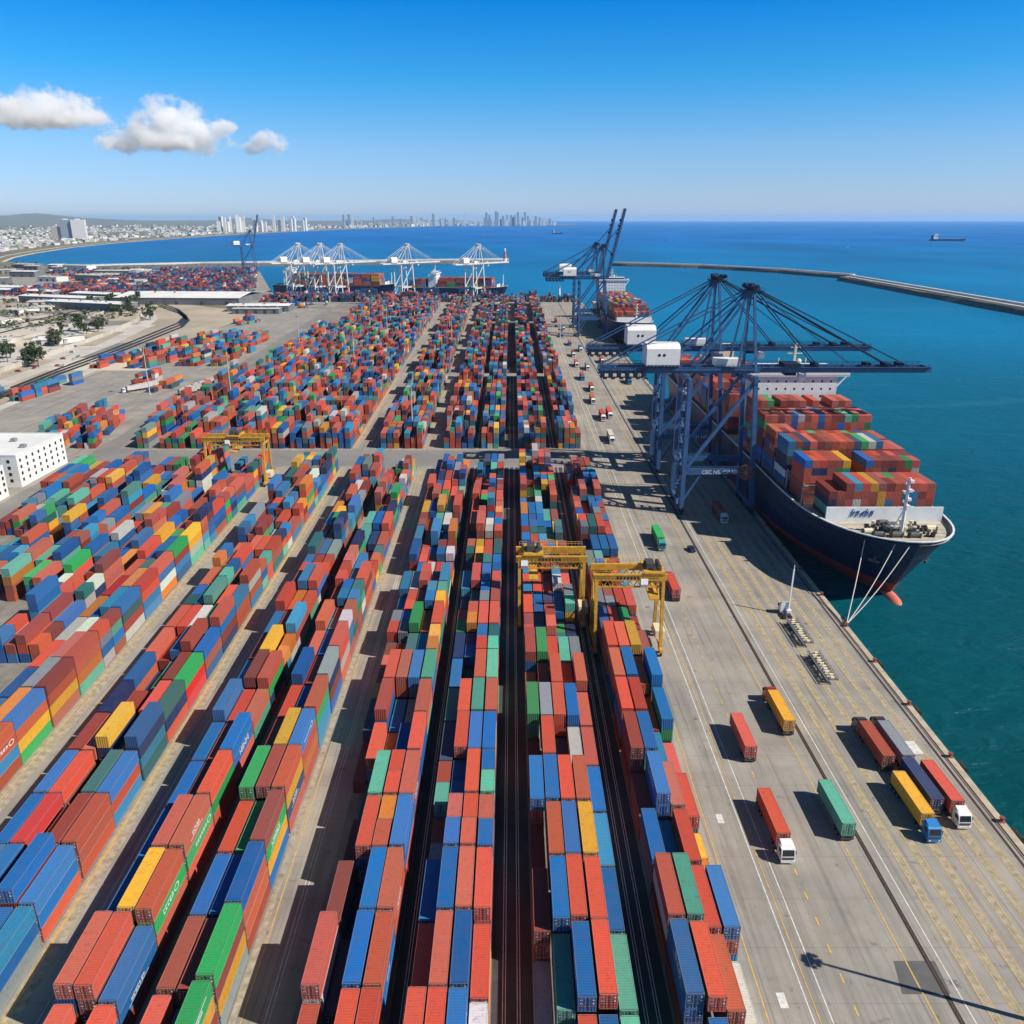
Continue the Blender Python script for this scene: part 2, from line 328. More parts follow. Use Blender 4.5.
for k in range(1):
    mb = MB(); n = len(COAST)
    vs = [(x+14,y-8,-2.4) for x,y in COAST]+[(x-28-.008*y,y+20+.006*y,.35) for x,y in COAST]
    mb.add(vs, [(i,i+1,n+i+1,n+i) for i in range(n-1)]); structure('beach', mb, M['beach'])
KF = 3e-4
def fan(X, D):                                    # the stack rows of the left half spread slightly with distance
    return X*(1+KF*(D-100)) if X < 0 else X
def strip(mb, x0, x1, y0, y1, z, seg=8, f=True):
    for i in range(seg):
        a = y0+(y1-y0)*i/seg; b = y0+(y1-y0)*(i+1)/seg
        F = fan if f else (lambda X, D: X)
        mb.add([(F(x0,a),a,z),(F(x1,a),a,z),(F(x1,b),b,z),(F(x0,b),b,z)], [(0,1,2,3)])
# lanes between the stacks, the stacks' shade painted into their colour
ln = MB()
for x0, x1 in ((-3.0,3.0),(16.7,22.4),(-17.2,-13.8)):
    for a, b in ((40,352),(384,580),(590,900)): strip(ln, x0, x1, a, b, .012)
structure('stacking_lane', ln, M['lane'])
yf = MB()
for x0, x1 in ((3.0,16.7),(22.4,33.6),(-13.8,-3),(-30.8,-17.2),(-61,-39.7),(-86.2,-71.9),(-110.5,-98.6),(-176,-113.5)):
    for a, b in ((40,352),(384,580),(590,900),(908,1130)): strip(yf, x0, x1, a, b, .012)
structure('stacking_ground', yf, M['yardfloor'])
sheet('access_road', [(-201,150),(-182.5,150),(-182,380),(-190,700),(-204,1035),(-246,1080),(-272,1060),(-228,1035),(-201,380)], .01, M['road'])
sheet('cross_road', rect(-176,34,354,381), .01, M['road'])
# painted markings
wl = MB(); yl = MB(); st = MB(); rl = MB(); rr = MB()
def line(mb, x, y0, y1, w=.16, z=.03): mb.add([(x-w/2,y0,z),(x+w/2,y0,z),(x+w/2,y1,z),(x-w/2,y1,z)], [(0,1,2,3)])
line(wl, 42.0, 40, 1150, .2); line(wl, 44.6, 40, 1150, .2); line(yl, 42.9, 40, 1150, .16)
line(yl, 35.7, 40, 350, .2); line(yl, 35.7, 384, 580, .2); line(yl, 59.2, 40, 1150, .22); line(wl, 64.4, 40, 1150, .2)
y = 42
while y < 700: line(yl, 48.5, y, y+1.6, .3); y += 5.2
for x, y in ((38.6,86),(38.7,123.5),(38.4,233),(38.6,320)): wl.add([(x-.6,y-1.25,.031),(x+.6,y-1.25,.031),(x+.6,y+1.25,.031),(x-.6,y+1.25,.031)], [(0,1,2,3)])
for i in range(6):
    x = 67.6+i*3.66
    line(st, x, 40, 1150, 1.15, .016); line(yl, x-.6, 40, 1150, .15); line(yl, x+.6, 40, 1150, .15)
wl.add([(83,143,.032),(86,143,.032),(86,147.5,.032),(83,147.5,.032)], [(0,1,2,3)])
for x in (62.5,): line(rl, x, 40, 1160, .75, .02); line(rr, x, 40, 1160, .14, .045)
for mb_, o, w, z in ((rl,-2.6,.5,.02),(rr,-2.8,.14,.045),(rr,-1.65,.22,.045)):
    for a, b in zip(EDG[1:], EDG[2:]): mb_.add([(a[0]+o-w/2,a[1],z),(a[0]+o+w/2,a[1],z),(b[0]+o+w/2,b[1],z),(b[0]+o-w/2,b[1],z)], [(0,1,2,3)])
for lx in (-1.35,-.95,.75,1.15,18.6,19.0,20.3,20.7,-15.7,-15.3):
    for a, b in ((40,352),(384,580)): strip(wl if abs(lx) < 16 else wl, lx-.06, lx+.06, a, b, .03)
for lx in (-40.2,-37.9,-60.2,-70.9,-71.2,-87.2,-97.6):
    for a, b in ((40,352),(384,580)): strip(yl, lx-.09, lx+.09, a, b, .03)
for lx in (-34.6,-34.0,-65.5,-66.3): strip(wl, lx-.06, lx+.06, 40, 352, .03)
for lx0, lx1 in ((-39.6,-38.6),(-71.7,-69.2),(-98.5,-95.5),(-62.8,-61.1)):
    for a, b in ((40,352),(384,580)): strip(st, lx0, lx1, a, b, .016)
structure('white_markings', wl, M['white_line']); structure('yellow_markings', yl, M['yellow_line'])
structure('worn_lane_strip', st, M['strip']); structure('crane_rail_groove', rl, M['rail']); structure('crane_rail', rr, M['rustrail'])
sheet('tar_patch', [(56.2,87.0),(57.4,92.6),(63.6,92.6),(63.2,87.0)], .014, M['patch'])
cp = MB(); [cp.add([(a[0]-1.2,a[1],-3.2),(a[0]+.15,a[1],-3.2),(a[0]+.15,a[1],.18),(a[0]-1.2,a[1],.18),(b[0]-1.2,b[1],-3.2),(b[0]+.15,b[1],-3.2),(b[0]+.15,b[1],.18),(b[0]-1.2,b[1],.18)], [(3,2,6,7),(1,5,6,2),(0,3,7,4)]) for a, b in zip(EDG, EDG[1:])]; structure('quay_cope', cp, M['kerb'])
# hills behind the coast
hb = MB(); nx = 90
for rrow, (dy, hh) in enumerate(((20500,0),(22500,150),(25000,250),(29000,120),(33000,0))):
    for i in range(nx):
        x = -36000+i*(36500/nx)
        f = .55+.3*math.sin(x*.00043+rrow)+.25*math.sin(x*.0011+2*rrow)+.1*math.sin(x*.0031)
        fade = min(1, max(0, (500-x)/7000)); hb.v.append((x, dy, -1+hh*f*fade if hh else -1))
for r_ in range(4):
    for i in range(nx-1): a = r_*nx+i; hb.f.append((a,a+1,a+nx+1,a+nx)); hb.m.append(0)
hb.smooth = True; tag(obj('hills', hb, M['scrub']), kind='structure')
# sand and road details inland
rd = MB()
def ribbon(mb, pts, w, z):
    n = len(pts)
    for i in range(n):
        a = Vector(pts[max(0,i-1)]); b = Vector(pts[min(n-1,i+1)]); d = (b-a).normalized(); nrm = Vector((-d.y,d.x))*w/2; c = Vector(pts[i])
        zz = z if not isinstance(z, list) else z[i]
        mb.v += [(c.x+nrm.x,c.y+nrm.y,zz),(c.x-nrm.x,c.y-nrm.y,zz)]
    k = len(mb.v)-2*n
    for i in range(n-1): mb.f.append((k+2*i,k+2*i+1,k+2*i+3,k+2*i+2)); mb.m.append(0)
def px(*pts): return [tuple(gp(x,y)[:2]) for x,y in pts]
ribbon(rd, px((-60,412),(0,384),(60,362),(110,343),(140,328),(151,319),(148,312),(135,309)), 14, .03)
ribbon(rd, px((-80,372),(0,352),(60,338),(105,318),(125,303)), 10, .03)
ribbon(rd, px((-60,440),(0,408),(70,380),(130,354),(172,337)), 7, .03)
structure('inland_road', rd, M['pale_conc'])
lots = MB()
for i in range(26):                               # levelled pale lots and yards between the tracks
    q = gp(rnd.uniform(-10,118), rnd.uniform(298,362)); w, d = rnd.uniform(14,45), rnd.uniform(14,50); lots.add([(q.x-w,q.y-d,.012+.0006*i),(q.x+w,q.y-d,.012+.0006*i),(q.x+w*.9,q.y+d,.012+.0006*i),(q.x-w,q.y+d*.8,.012+.0006*i)], [(0,1,2,3)], i%3)
tag(obj('levelled_yard', lots, [M['beach'],M['pale_conc'],M['yardfloor']]), kind='structure')
ra = MB(); [ribbon(ra, px(*[(x+o*.6,y+o) for x,y in ((-60,425),(0,395),(60,371),(115,351),(160,333),(180,325),(187,318),(178,311),(160,305))]), 4, .045) for o in (-2.2,0,2.2)]; ribbon(ra, px((-60,346),(0,333),(50,321),(90,312),(110,305)), 5, .05); ribbon(ra, px((-60,340),(0,328),(48,317),(86,309),(104,303)), 5, .05); structure('railway', ra, M['rail'])
pv = MB(); ribbon(pv, px((-80,318),(0,318),(60,320),(110,326)), 16, .03); ribbon(pv, px((-60,300),(40,292),(120,284)), 10, .03); structure('country_road', pv, M['road'])

# breakwaters
def breakwater(name, label, pts, w, h, cap):
    t = thing(name, label, 'breakwater', (0,0,0))
    rk = MB(); n = len(pts)
    for i in range(n):
        a = Vector(pts[max(0,i-1)]); b = Vector(pts[min(n-1,i+1)]); d = (b-a).normalized(); nr = Vector((-d.y,d.x)); c = Vector(pts[i])
        for k, (o, z) in enumerate(((-w*.9,-8),(-w*.5,h*.6),(-w*.35,h*.8),(w*.35,h*.8),(w*.5,h*.7),(w*.9,-8))):
            q = c+nr*o; rk.v.append((q.x+rnd.uniform(-2,2),q.y+rnd.uniform(-2,2),z+rnd.uniform(-.8,.8)))
    for i in range(n-1):
        for k in range(5): a = i*6+k; rk.f.append((a,a+1,a+7,a+6)); rk.m.append(0)
    obj('rock_mound', rk, M['rock'], t)
    rb = MB(); ribbon(rb, pts, w*.42, h*.8+.9); obj('crest_road', rb, M['pale_conc'], t)
    wb = MB()
    for i in range(n-1):
        a = Vector(pts[i]); b = Vector(pts[i+1]); d = (b-a).normalized(); nr = Vector((d.y,-d.x))*(w*cap)
        wb.bar((a.x+nr.x,a.y+nr.y,h),(b.x+nr.x,b.y+nr.y,h), 5, h*.9)
    obj('parapet_wall', wb, M['offwhite'], t)
    return t
def densify(pts, step):
    out = []
    for i in range(len(pts)-1):
        a = Vector(pts[i]); b = Vector(pts[i+1]); k = max(1,int((b-a).length/step))
        out += [tuple(a+(b-a)*j/k) for j in range(k)]
    return out+[tuple(pts[-1])]
breakwater('breakwater', 'long rocky breakwater with pale crest road reaching the right edge of the harbour', densify(px((846,279),(1024,311),(1120,328)),40), 24, 5.5, -.3)
breakwater('breakwater', 'thin rocky breakwater running behind the raised cranes to the pale pier head', densify(px((614,264.5),(700,267),(780,271.5),(852,277.5)),40), 15, 4.5, -.3)
breakwater('breakwater', 'straight white inner breakwater across the bay ending in a red and white beacon', densify(px((58,269),(200,265.5),(380,263),(508,261.5)),60), 26, 6, .2)

# ------------------------------------------------------------------ containers
CL, CW, CH = 12.19, 2.44, 2.59
def shell_mesh(L):
    mb = MB(); n = int(L/.28); p = (L-.4)/n
    for s in (-1,1):
        vs = []; out = CW/2-.025; inn = CW/2-.075
        for i in range(n):
            y = -L/2+.2+i*p
            for yy, xx in ((y,out),(y+p*.3,out),(y+p*.5,inn),(y+p*.8,inn)): vs += [(s*xx,yy,.14),(s*xx,yy,CH-.1)]
        vs += [(s*out,L/2-.2,.14),(s*out,L/2-.2,CH-.1)]
        q = len(vs)//2
        mb.add(vs, [((2*i,2*i+2,2*i+3,2*i+1) if s > 0 else (2*i,2*i+1,2*i+3,2*i+2)) for i in range(q-1)])
    vs = []; n2 = int(L/.42); p2 = (L-.4)/n2
    for i in range(n2):
        y = -L/2+.2+i*p2
        for yy, zz in ((y,CH-.02),(y+p2*.35,CH-.02),(y+p2*.5,CH-.05),(y+p2*.85,CH-.05)): vs += [(-CW/2+.06,yy,zz),(CW/2-.06,yy,zz)]
    vs += [(-CW/2+.06,L/2-.2,CH-.02),(CW/2-.06,L/2-.2,CH-.02)]
    mb.add(vs, [(2*i,2*i+1,2*i+3,2*i+2) for i in range(len(vs)//2-1)])
    vs = []; n3 = 9; p3 = (CW-.3)/n3
    for i in range(n3):
        x = -CW/2+.15+i*p3
        for xx, yy in ((x,L/2-.03),(x+p3*.3,L/2-.03),(x+p3*.5,L/2-.08),(x+p3*.8,L/2-.08)): vs += [(xx,yy,.14),(xx,yy,CH-.1)]
    mb.add(vs, [(2*i,2*i+1,2*i+3,2*i+2) for i in range(len(vs)//2-1)])
    mb.box(-CW/2+.07,CW/2-.07,-L/2+.13,L/2-.13,.10,.16)
    return mb.mesh('shell', M['paint'])
def frame_mesh(L):
    mb = MB(); a = CW/2; b = L/2
    for sx in (-1,1):
        for sy in (-1,1):
            mb.cbox((sx*(a-.075),sy*(b-.075),CH/2),(.15,.15,CH-.34))
            for z in (.085,CH-.085): mb.cbox((sx*(a-.085),sy*(b-.085),z),(.178,.178,.172), 1)
        mb.cbox((sx*(a-.05),0,CH-.06),(.09,L-.34,.11)); mb.cbox((sx*(a-.05),0,.085),(.09,L-.34,.15))
    for sy in (-1,1):
        mb.cbox((0,sy*(b-.06),CH-.06),(CW-.34,.11,.12)); mb.cbox((0,sy*(b-.06),.09),(CW-.34,.11,.16))
    return mb.mesh('frame', [M['paint'],M['casting']])
def door_mesh(L, s):
    mb = MB(); x0, x1 = (.015,1.05) if s > 0 else (-1.05,-.015); y = -L/2+.03
    mb.box(x0,x1,y,y+.05,.18,CH-.13)
    for k in range(5): z = .34+k*.44; mb.box(x0+.06,x1-.06,y-.025,y,z,z+.2)
    for xx in (x0,x1-.04): mb.box(xx,xx+.04,y-.015,y-.002,.18,CH-.13, 1)
    for xx in (x0+.34,x0+.66): mb.box(xx,xx+.045,y-.032,y-.026,.34,CH-.24, 1)
    for k in range(6): mb.box(x0+.05,x1-.05,y-.012,y-.002,.25+k*.44,.32+k*.44, 1)
    return mb.mesh('door', [M['paint'],M['gasket']])
def rods_mesh(L, s):
    mb = MB(); y = -L/2-.015
    for x in (.28,.74):
        mb.tube((s*x,y,.16),(s*x,y,CH-.12),.024,5)
        for z in (.25,.95,1.65,2.3): mb.cbox((s*x,y+.01,z),(.14,.05,.07))
        mb.cbox((s*(x+.14),y-.015,1.05),(.30,.03,.045))
    mb.cbox((s*.78,y+.022,2.05),(.36,.012,.12),1); mb.cbox((s*.78,y+.022,1.45),(.3,.012,.22),1)
    return mb.mesh('lock_rods', [M['rod'],M['mark']])
CM = {}
for nm, L in (('long',CL),('short',6.06)):
    CM[nm] = dict(shell=shell_mesh(L), frame=frame_mesh(L), d1=door_mesh(L,1), d2=door_mesh(L,-1), r1=rods_mesh(L,1), r2=rods_mesh(L,-1))
def logo_mesh(kind, s):
    mb = MB(); x = s*(CW/2-.012); r = random.Random(kind)
    def q(y0,y1,z0,z1,sh=0):
        mb.add([(x,y0,z0),(x,y1,z0),(x,y1+sh,z1),(x,y0+sh,z1)], [(0,1,2,3) if s > 0 else (0,3,2,1)])
    n = r.randint(4,8); h = r.uniform(.35,1.3); wd = r.uniform(.35,.95); y = -n*wd/2+r.uniform(-1,1); z = r.uniform(.8,1.2)
    if kind % 3 == 0: q(y-1,y+n*wd+1,z-.28,z-.18)
    if kind % 3 == 1:
        for a in range(14): t = a*math.pi/7; q(y+n*wd+1.1+.8*math.cos(t)-.13,y+n*wd+1.1+.8*math.cos(t)+.13,z+h/2+.5*math.sin(t)-.1,z+h/2+.5*math.sin(t)+.1)
    for i in range(n):                           # a word of broken, weathered letters
        a = y+i*wd; k = r.randint(0,4)
        q(a,a+wd*.22,z,z+h)
        if k in (0,2): q(a+wd*.5,a+wd*.72,z,z+h)
        if k in (0,1,3): q(a+wd*.22,a+wd*.72,z+h*.8,z+h)
        if k in (1,2,4): q(a+wd*.22,a+wd*.7,z+h*.4,z+h*.58)
        if k in (1,3): q(a+wd*.22,a+wd*.72,z,z+h*.2)
    if kind == 5: q(-5.4,4.2,1.9,2.05)
    return mb.mesh('logo', M['mark'])
LOGO = {(k,s): logo_mesh(k,s) for k in range(14) for s in (-1,1)}
NIND = [0]
def container(loc, rz, key, short, label, parts=True, logo=None, group=None):
    c = PAL[key][0]; j = rnd.choice((rnd.uniform(.62,.9),rnd.uniform(.85,1.1),rnd.uniform(.9,1.12))); fd_ = rnd.choice((0,0,0,.03,.08)); c = tuple(v*(1-fd_)+.38*fd_ for v in c); col = (c[0]*j,c[1]*j*rnd.uniform(.9,1.1),c[2]*j,1)
    t = thing('shipping_container', label, 'container', loc, rz, group or 'shipping containers')
    m = CM['short' if short else 'long']; NIND[0] += 1
    for nm, me in (('shell',m['shell']),('frame',m['frame']),('door',m['d1']),('door',m['d2'])):
        o = link(nm, me, t); o.color = col if nm != 'frame' else tuple(v*.85+.075 for v in col[:3])+(1,)
        if nm == 'door' and parts: link('lock_rods', m['r1'] if me is m['d1'] else m['r2'], o)
    if logo is not None: link('logo', LOGO[logo], t)
    return t
class Boxes:                                     # the many containers beyond the nearest ones
    def __init__(self): self.p = []
    def add(self, x, y, z, L, key, rz=0.0, W_=CW, H_=CH):
        c = PAL[key][0]; j = rnd.uniform(.6,1.15); fd_ = rnd.choice((0,0,.05,.12)); c = tuple(v*(1-fd_)+.35*fd_ for v in c); self.p.append((x,y,z,L,W_,H_,rz,c[0]*j,c[1]*j*rnd.uniform(.85,1.15),c[2]*j))
    def build(self, name, label, cat='container', m=None):
        P = np.array(self.p); n = len(P)
        ux = np.array([-.5,.5,.5,-.5,-.5,.5,.5,-.5]); uy = np.array([-.5,-.5,.5,.5,-.5,-.5,.5,.5]); uz = np.array([0,0,0,0,1,1,1,1.])
        lx = ux[None]*P[:,4:5]; ly = uy[None]*P[:,3:4]; c = np.cos(P[:,6:7]); s = np.sin(P[:,6:7])
        V = np.stack([P[:,0:1]+lx*c-ly*s, P[:,1:2]+lx*s+ly*c, P[:,2:3]+uz[None]*P[:,5:6]], -1).reshape(-1,3)
        F = np.array([(4,5,6,7),(0,1,5,4),(1,2,6,5),(2,3,7,6),(3,0,4,7)])
        FF = (F[None]+8*np.arange(n)[:,None,None]).reshape(-1)
        me = bpy.data.meshes.new(name); nf = 5*n
        me.vertices.add(8*n); me.vertices.foreach_set('co', V.ravel()); me.loops.add(4*nf); me.loops.foreach_set('vertex_index', FF)
        me.polygons.add(nf); me.polygons.foreach_set('loop_start', np.arange(nf)*4); me.polygons.foreach_set('loop_total', np.full(nf,4))
        uv = np.zeros((n,5,4,2)); L = P[:,3]; Wd = P[:,4]; H = P[:,5]
        uv[:,0,:,0] = np.stack([-L/2,-L/2,L/2,L/2],1); uv[:,0,:,1] = np.stack([0*L,Wd,Wd,0*L],1)
        for k, wd in ((1,Wd),(2,L),(3,Wd),(4,L)):
            uv[:,k,:,0] = np.stack([-wd/2,wd/2,wd/2,-wd/2],1); uv[:,k,:,1] = np.stack([0*H,0*H,H,H],1)
        u = me.uv_layers.new(name='UVMap'); u.data.foreach_set('uv', uv.ravel())
        ca = me.attributes.new('Col','FLOAT_COLOR','FACE'); cc = np.ones((n,5,4)); cc[:,:,:3] = P[:,None,7:10]; ca.data.foreach_set('color', cc.ravel())
        ea = me.attributes.new('End','FLOAT','FACE'); ee = np.zeros((n,5)); ee[:,1] = 1; ea.data.foreach_set('value', ee.ravel())
        me.polygons.foreach_set('use_smooth', np.zeros(nf,dtype=bool)); me.materials.append(m or M['paint_far']); me.update(); me.validate()
        return tag(link(name, me), label, cat, None, 'stuff')
ORD = ['first','second','third','fourth','fifth','sixth','seventh','eighth','ninth','tenth','eleventh','twelfth','thirteenth']
# name, phrase, columns (X of each column's middle), first bay, bay pitch, tops seen in the photo for each bay from the near edge
def colsR(xr, n, p): return [xr-p*(n-1-i)-p/2 for i in range(n)]
def colsL(xl, n, p): return [xl+p*i+p/2 for i in range(n)]
BLOCKS = [
 ('E','beside truck road', colsL(22.5,4,2.76), 65.0, 13.2,
   ['- B3 R2 W1','B4 R4 O3 W1','R4 M4 R3 B3','B3 L2 R3 2AY1','N2 B4 K3 R2','N4 B4 L2 R1','R4 R4 N2 B3','O4 B4 R3 B4','R4 R4 Y4 N3','B3 R3 2GG3 N2','S3 2SN3 R3 R3','N3 D2 2RR4 L3']),
 ('D','between central lanes', colsL(3.0,5,2.72), 65.4, 12.75,
   ['W1 T2 R3 B3 M3','W1 M3 B4 R4 M3','N3 B4 R4 R4 B3','N2 O4 B4 Y4 L3','B4 B4 R4 O4 B3','2LN2 R4 D2 W3 K3','G4 S4 R4 B4 R3','2RK2 R3 R4 2RR3 O4','R4 G4 R3 2MM3 S3','2RN3 2BD3 2RO4 2TG2 2DD2','R3 2BB3 2OD3 B3 2MS4','2LR3 R3 2RN3 2WL4 R3']),
 ('C','left of central lane', colsR(-3.0,4,2.72), 67.2, 12.75,
   ['R4 R4 B4 W3','R3 K4 B4 R3','B3 B4 K4 R4','2SN2 2BK4 2RR4 2BK4','2MN3 2BB3 R4 2MB4','D3 R4 B4 B4','T3 R4 M4 R4','B3 T2 O4 M4','D3 2BD3 2RB4 2MT4','2GN3 2AO4 R4 R4','2DD2 2LT3 2SB4 O4','L3 R4 2BB4 2RO3']),
 ('B','right of shaded lane', colsR(-17.2,5,2.7), 67.0, 12.75,
   ['- R3 S1 R4 R4','- K4 D2 B4 O4','- N3 D1 B4 O4','- N2 R4 2OA4 B4','- T1 M4 2RR4 K4','N1 R3 Y2 B3 R4','D2 R4 2BL2 S2 K4','2YN2 R4 K4 B4 M4','2RN2 2NR2 T3 L3 2AY4','2RS3 2SB3 G4 2RN3 R4','2SL2 2RR3 2NK3 2BL4 2YM4','L3 W3 2KO4 2RD3 L4']),
 ('A2','left of shaded lane', colsR(-39.8,3,2.82), 68.4, 12.75,
   ['R3 B2 GY4','K3 N3 GNY4','B3 B3 BOO4','R3 G3 NG4','G4 N4 OY4','N3 Y4 BO4','R3 B3 OG4','B4 N3 SD4','K3 B3 RRW4','O4 2SK3 2WO4','R3 2LB4 2LT4','2RR4 L3 O4']),
 ('A15','right of pale strip', colsL(-60.9,3,2.82), 66.8, 12.75,
   ['R3 D1 R3','K4 R4 B3','B3 Y4 OG4','B3 KO4 OG4','B3 N3 RG4','B3 R3 BB4','BB4 R3 K3','L3 N4 OG4','N3 Y4 2AA3','B3 R3 L4','R4 2OA3 O3','2KK3 L4 R4']),
 ('A1','left of pale strip', colsR(-72.0,5,2.82), 70.4, 12.75,
   ['B3 - D2 L2 LB3','B3 L1 B3 B3 LBS3','L3 B3 S2 B4 BBO3','B3 X3 N2 N3 OOO3','B3 R3 - T3 BOL3','N3 K3 Y4 S2 BDL4','D3 2ON2 R1 R3 TDO3','B3 D1 2GM2 N3 GXX3','R3 N2 B3 O4 BO3','O3 R3 W3 2MG3 OB4','2TB3 L3 M4 R3 LOO3','O3 N3 2MB4 S2 RW4']),
 ('A0','in far left block', colsR(-98.7,4,2.82), 101.5, 12.75,
   ['R3 N3 O4 NOO4','K3 L4 B4 KBY4','O3 N3 B4 OOL4','L3 R3 A4 BOY4','B3 N3 SM4 NOY4','R3 2MB3 K4 OOA4','W3 W3 S3 2RN4','A3 2BB3 LO4 BTN4','X3 O3 A4 RRL4','O3 2TT3 M3 OBW4','R4 B3 B4 GNB4','YY4 G3 2LR3 YYW4']),
]
SL = []                                           # every slot: (x, y, rz, [tiers: list of (key, short, dy)])
IND = []; far = Boxes()
def parse(tok):
    if tok == '-': return None
    two = tok[0] == '2'
    if two: tok = tok[1:]
    h = int(tok[-1]); ks = tok[:-1]
    return two, h, ks
def project(x, y, z):
    c, s = math.cos(PITCH), math.sin(PITCH); dz = z-105
    w = y*c-dz*s; v = y*s+dz*c
    return 512+815*x/w, 512-815*v/w, w
for bi, (nm, phrase, cols, d0, pitch, spec) in enumerate(BLOCKS):
    nb = int((351-d0)/pitch)
    H = {}; T = {}
    for b in range(nb):
        toks = [parse(t) for t in spec[b].split()] if b < len(spec) else None
        base = rnd.choice((2.6,3.2,3.6))
        twob = rnd.random() < .62
        for c in range(len(cols)):
            if toks is not None:
                if toks[c] is None: H[b,c] = 0; continue
                two, h, ks = toks[c]
            else:
                two = twob and rnd.random() < .8; h = max(0,min(5,int(round(rnd.gauss(base,.8))))); ks = rcol()+(rcol() if rnd.random() < .6 else '')
            if two:
                a = [rcol() for _ in range(h)]; q = [rcol() for _ in range(h)]
                if h: a[-1] = ks[0]; q[-1] = ks[-1]
                T[b,c] = (True, a, q)
            else:
                a = [rcol() for _ in range(h)]
                for i, k in enumerate(ks[:h]): a[h-1-i] = k
                T[b,c] = (False, a, None)
            H[b,c] = h
    for (b,c), (two, a, q) in T.items():
        y0 = d0+b*pitch; yc = y0+CL/2; xc = fan(cols[c], yc); rz = -KF*cols[c] if cols[c] < 0 else 0.0
        jit = rnd.uniform(-.25,.25)
        for t in range(len(a)):
            top = t == len(a)-1
            near = H.get((b-1,c),0) <= t; right = H.get((b,c+1),0) <= t; left = H.get((b,c-1),0) <= t; back = H.get((b+1,c),0) <= t
            if not (top or near or right or left or back): continue
            items = [(a[t],False,0)] if not two else [(a[t],True,-3.05),(q[t],True,3.05)]
            for key, short, dy in items:
                z = .02+t*(CH+.012); xx = xc+rnd.uniform(-.06,.06); yy = yc+dy+jit
                sx, sy, w = project(xx, yy, z+CH)
                L = 6.06 if short else CL
                seen = (top or (near and dy <= 0) or (right and cols[c] < -2) or (left and cols[c] > 2)) and -12 < sx < 1036 and project(xx,yy+L/2,z+CH)[1] < 1026 and yy > 40
                if not top and not (near and dy <= 0) and not (right and cols[c] < -30): seen = seen and w < 150
                IND.append((w if seen else 1e9, bi, b, c, t, len(a), key, short, dy, xx, yy, z, rz, right, left))
IND.sort(key=lambda r: r[0])
NEAR_N = 258
used_labels = {}
for i, (w, bi, b, c, t, h, key, short, dy, xx, yy, z, rz, right, left) in enumerate(IND):
    if i >= NEAR_N or w > 1e8:
        far.add(xx, yy, z, 6.06 if short else CL, key, rz); continue
    nc = len(BLOCKS[bi][2]); colw = PAL[key][1]
    cw = ['leftmost','second','third','fourth','fifth'][c] if c < nc-1 else 'rightmost'
    k = h-1-t; lev = f'atop {cw} stack' if k == 0 else f"{('second','third','fourth','fifth')[k-1]} down in {cw} stack"
    half = '' if not short else ('nearer short ' if dy < 0 else 'farther short ')
    lab = f"{half}{colw} container {lev}, {ORD[b]} row, {BLOCKS[bi][1]}"
    lg = None
    if key in 'BLDGXMO' and not short and h-t <= 3 and (right if xx < 0 else left) and rnd.random() < (.5 if key in 'BDGX' else .18): lg = (rnd.randint(0,13), 1 if xx < 0 else -1)
    container((xx,yy,z), rz, key, short, lab, w < 170, lg)

def block(xl, ncol, pitch, y0, y1, mean=3.0, fill=.93, bay=12.75, skew=0.0, f=True, mx=5, ang=0.0):
    nb = int((y1-y0)/bay)
    for b in range(nb):
        base = rnd.gauss(mean,.5); twob = rnd.random() < .4
        for c in range(ncol):
            if rnd.random() > fill: continue
            h = max(0,min(mx,int(round(rnd.gauss(base,.8))))); yc = y0+b*bay+CL/2; x0 = xl+pitch*(c+.5)
            xc = (fan(x0,yc) if f else x0)+skew*(yc-y0); rz = (-KF*x0 if (f and x0 < 0) else 0)+ang
            j = rnd.uniform(-.3,.3)
            for t in range(h):
                if twob and rnd.random() < .8:
                    far.add(xc,yc-3.05+j,.02+t*(CH+.012),6.06,rcol(),rz); far.add(xc,yc+3.05+j,.02+t*(CH+.012),6.06,rcol(),rz)
                else: far.add(xc+rnd.uniform(-.06,.06),yc+j,.02+t*(CH+.012),CL,rcol(),rz)
for xl in (-128.5,-144.5,-160.5): block(xl+2, 4, 2.85, 180 if xl > -140 else 215, 350, 3.0)
block(-175.5, 4, 2.85, 268, 350, 2.6)
FARX = ((22.5,4,2.76),(3.0,5,2.72),(-13.9,4,2.72),(-30.7,5,2.7),(-48.3,3,2.82),(-58.9,3,2.82),(-86.1,5,2.82),(-99.5,4,2.82),(-113,4,2.82),(-128.5,4,2.82),(-144,4,2.82),(-158,4,2.82),(-171,3,2.82))
for xl, n, p in FARX:
    for y0, y1 in ((384,580),(590,900),(908,1125)):
        if (xl < -165 and y0 > 500) or (xl < -150 and y0 > 900): continue
        if xl < -150 and y0 > 500: y1 = 850
        block(xl, n, p, y0, y1-(rnd.uniform(0,30) if y0 > 500 else 0), 3.3 if y0 < 500 else 3.5, .94)
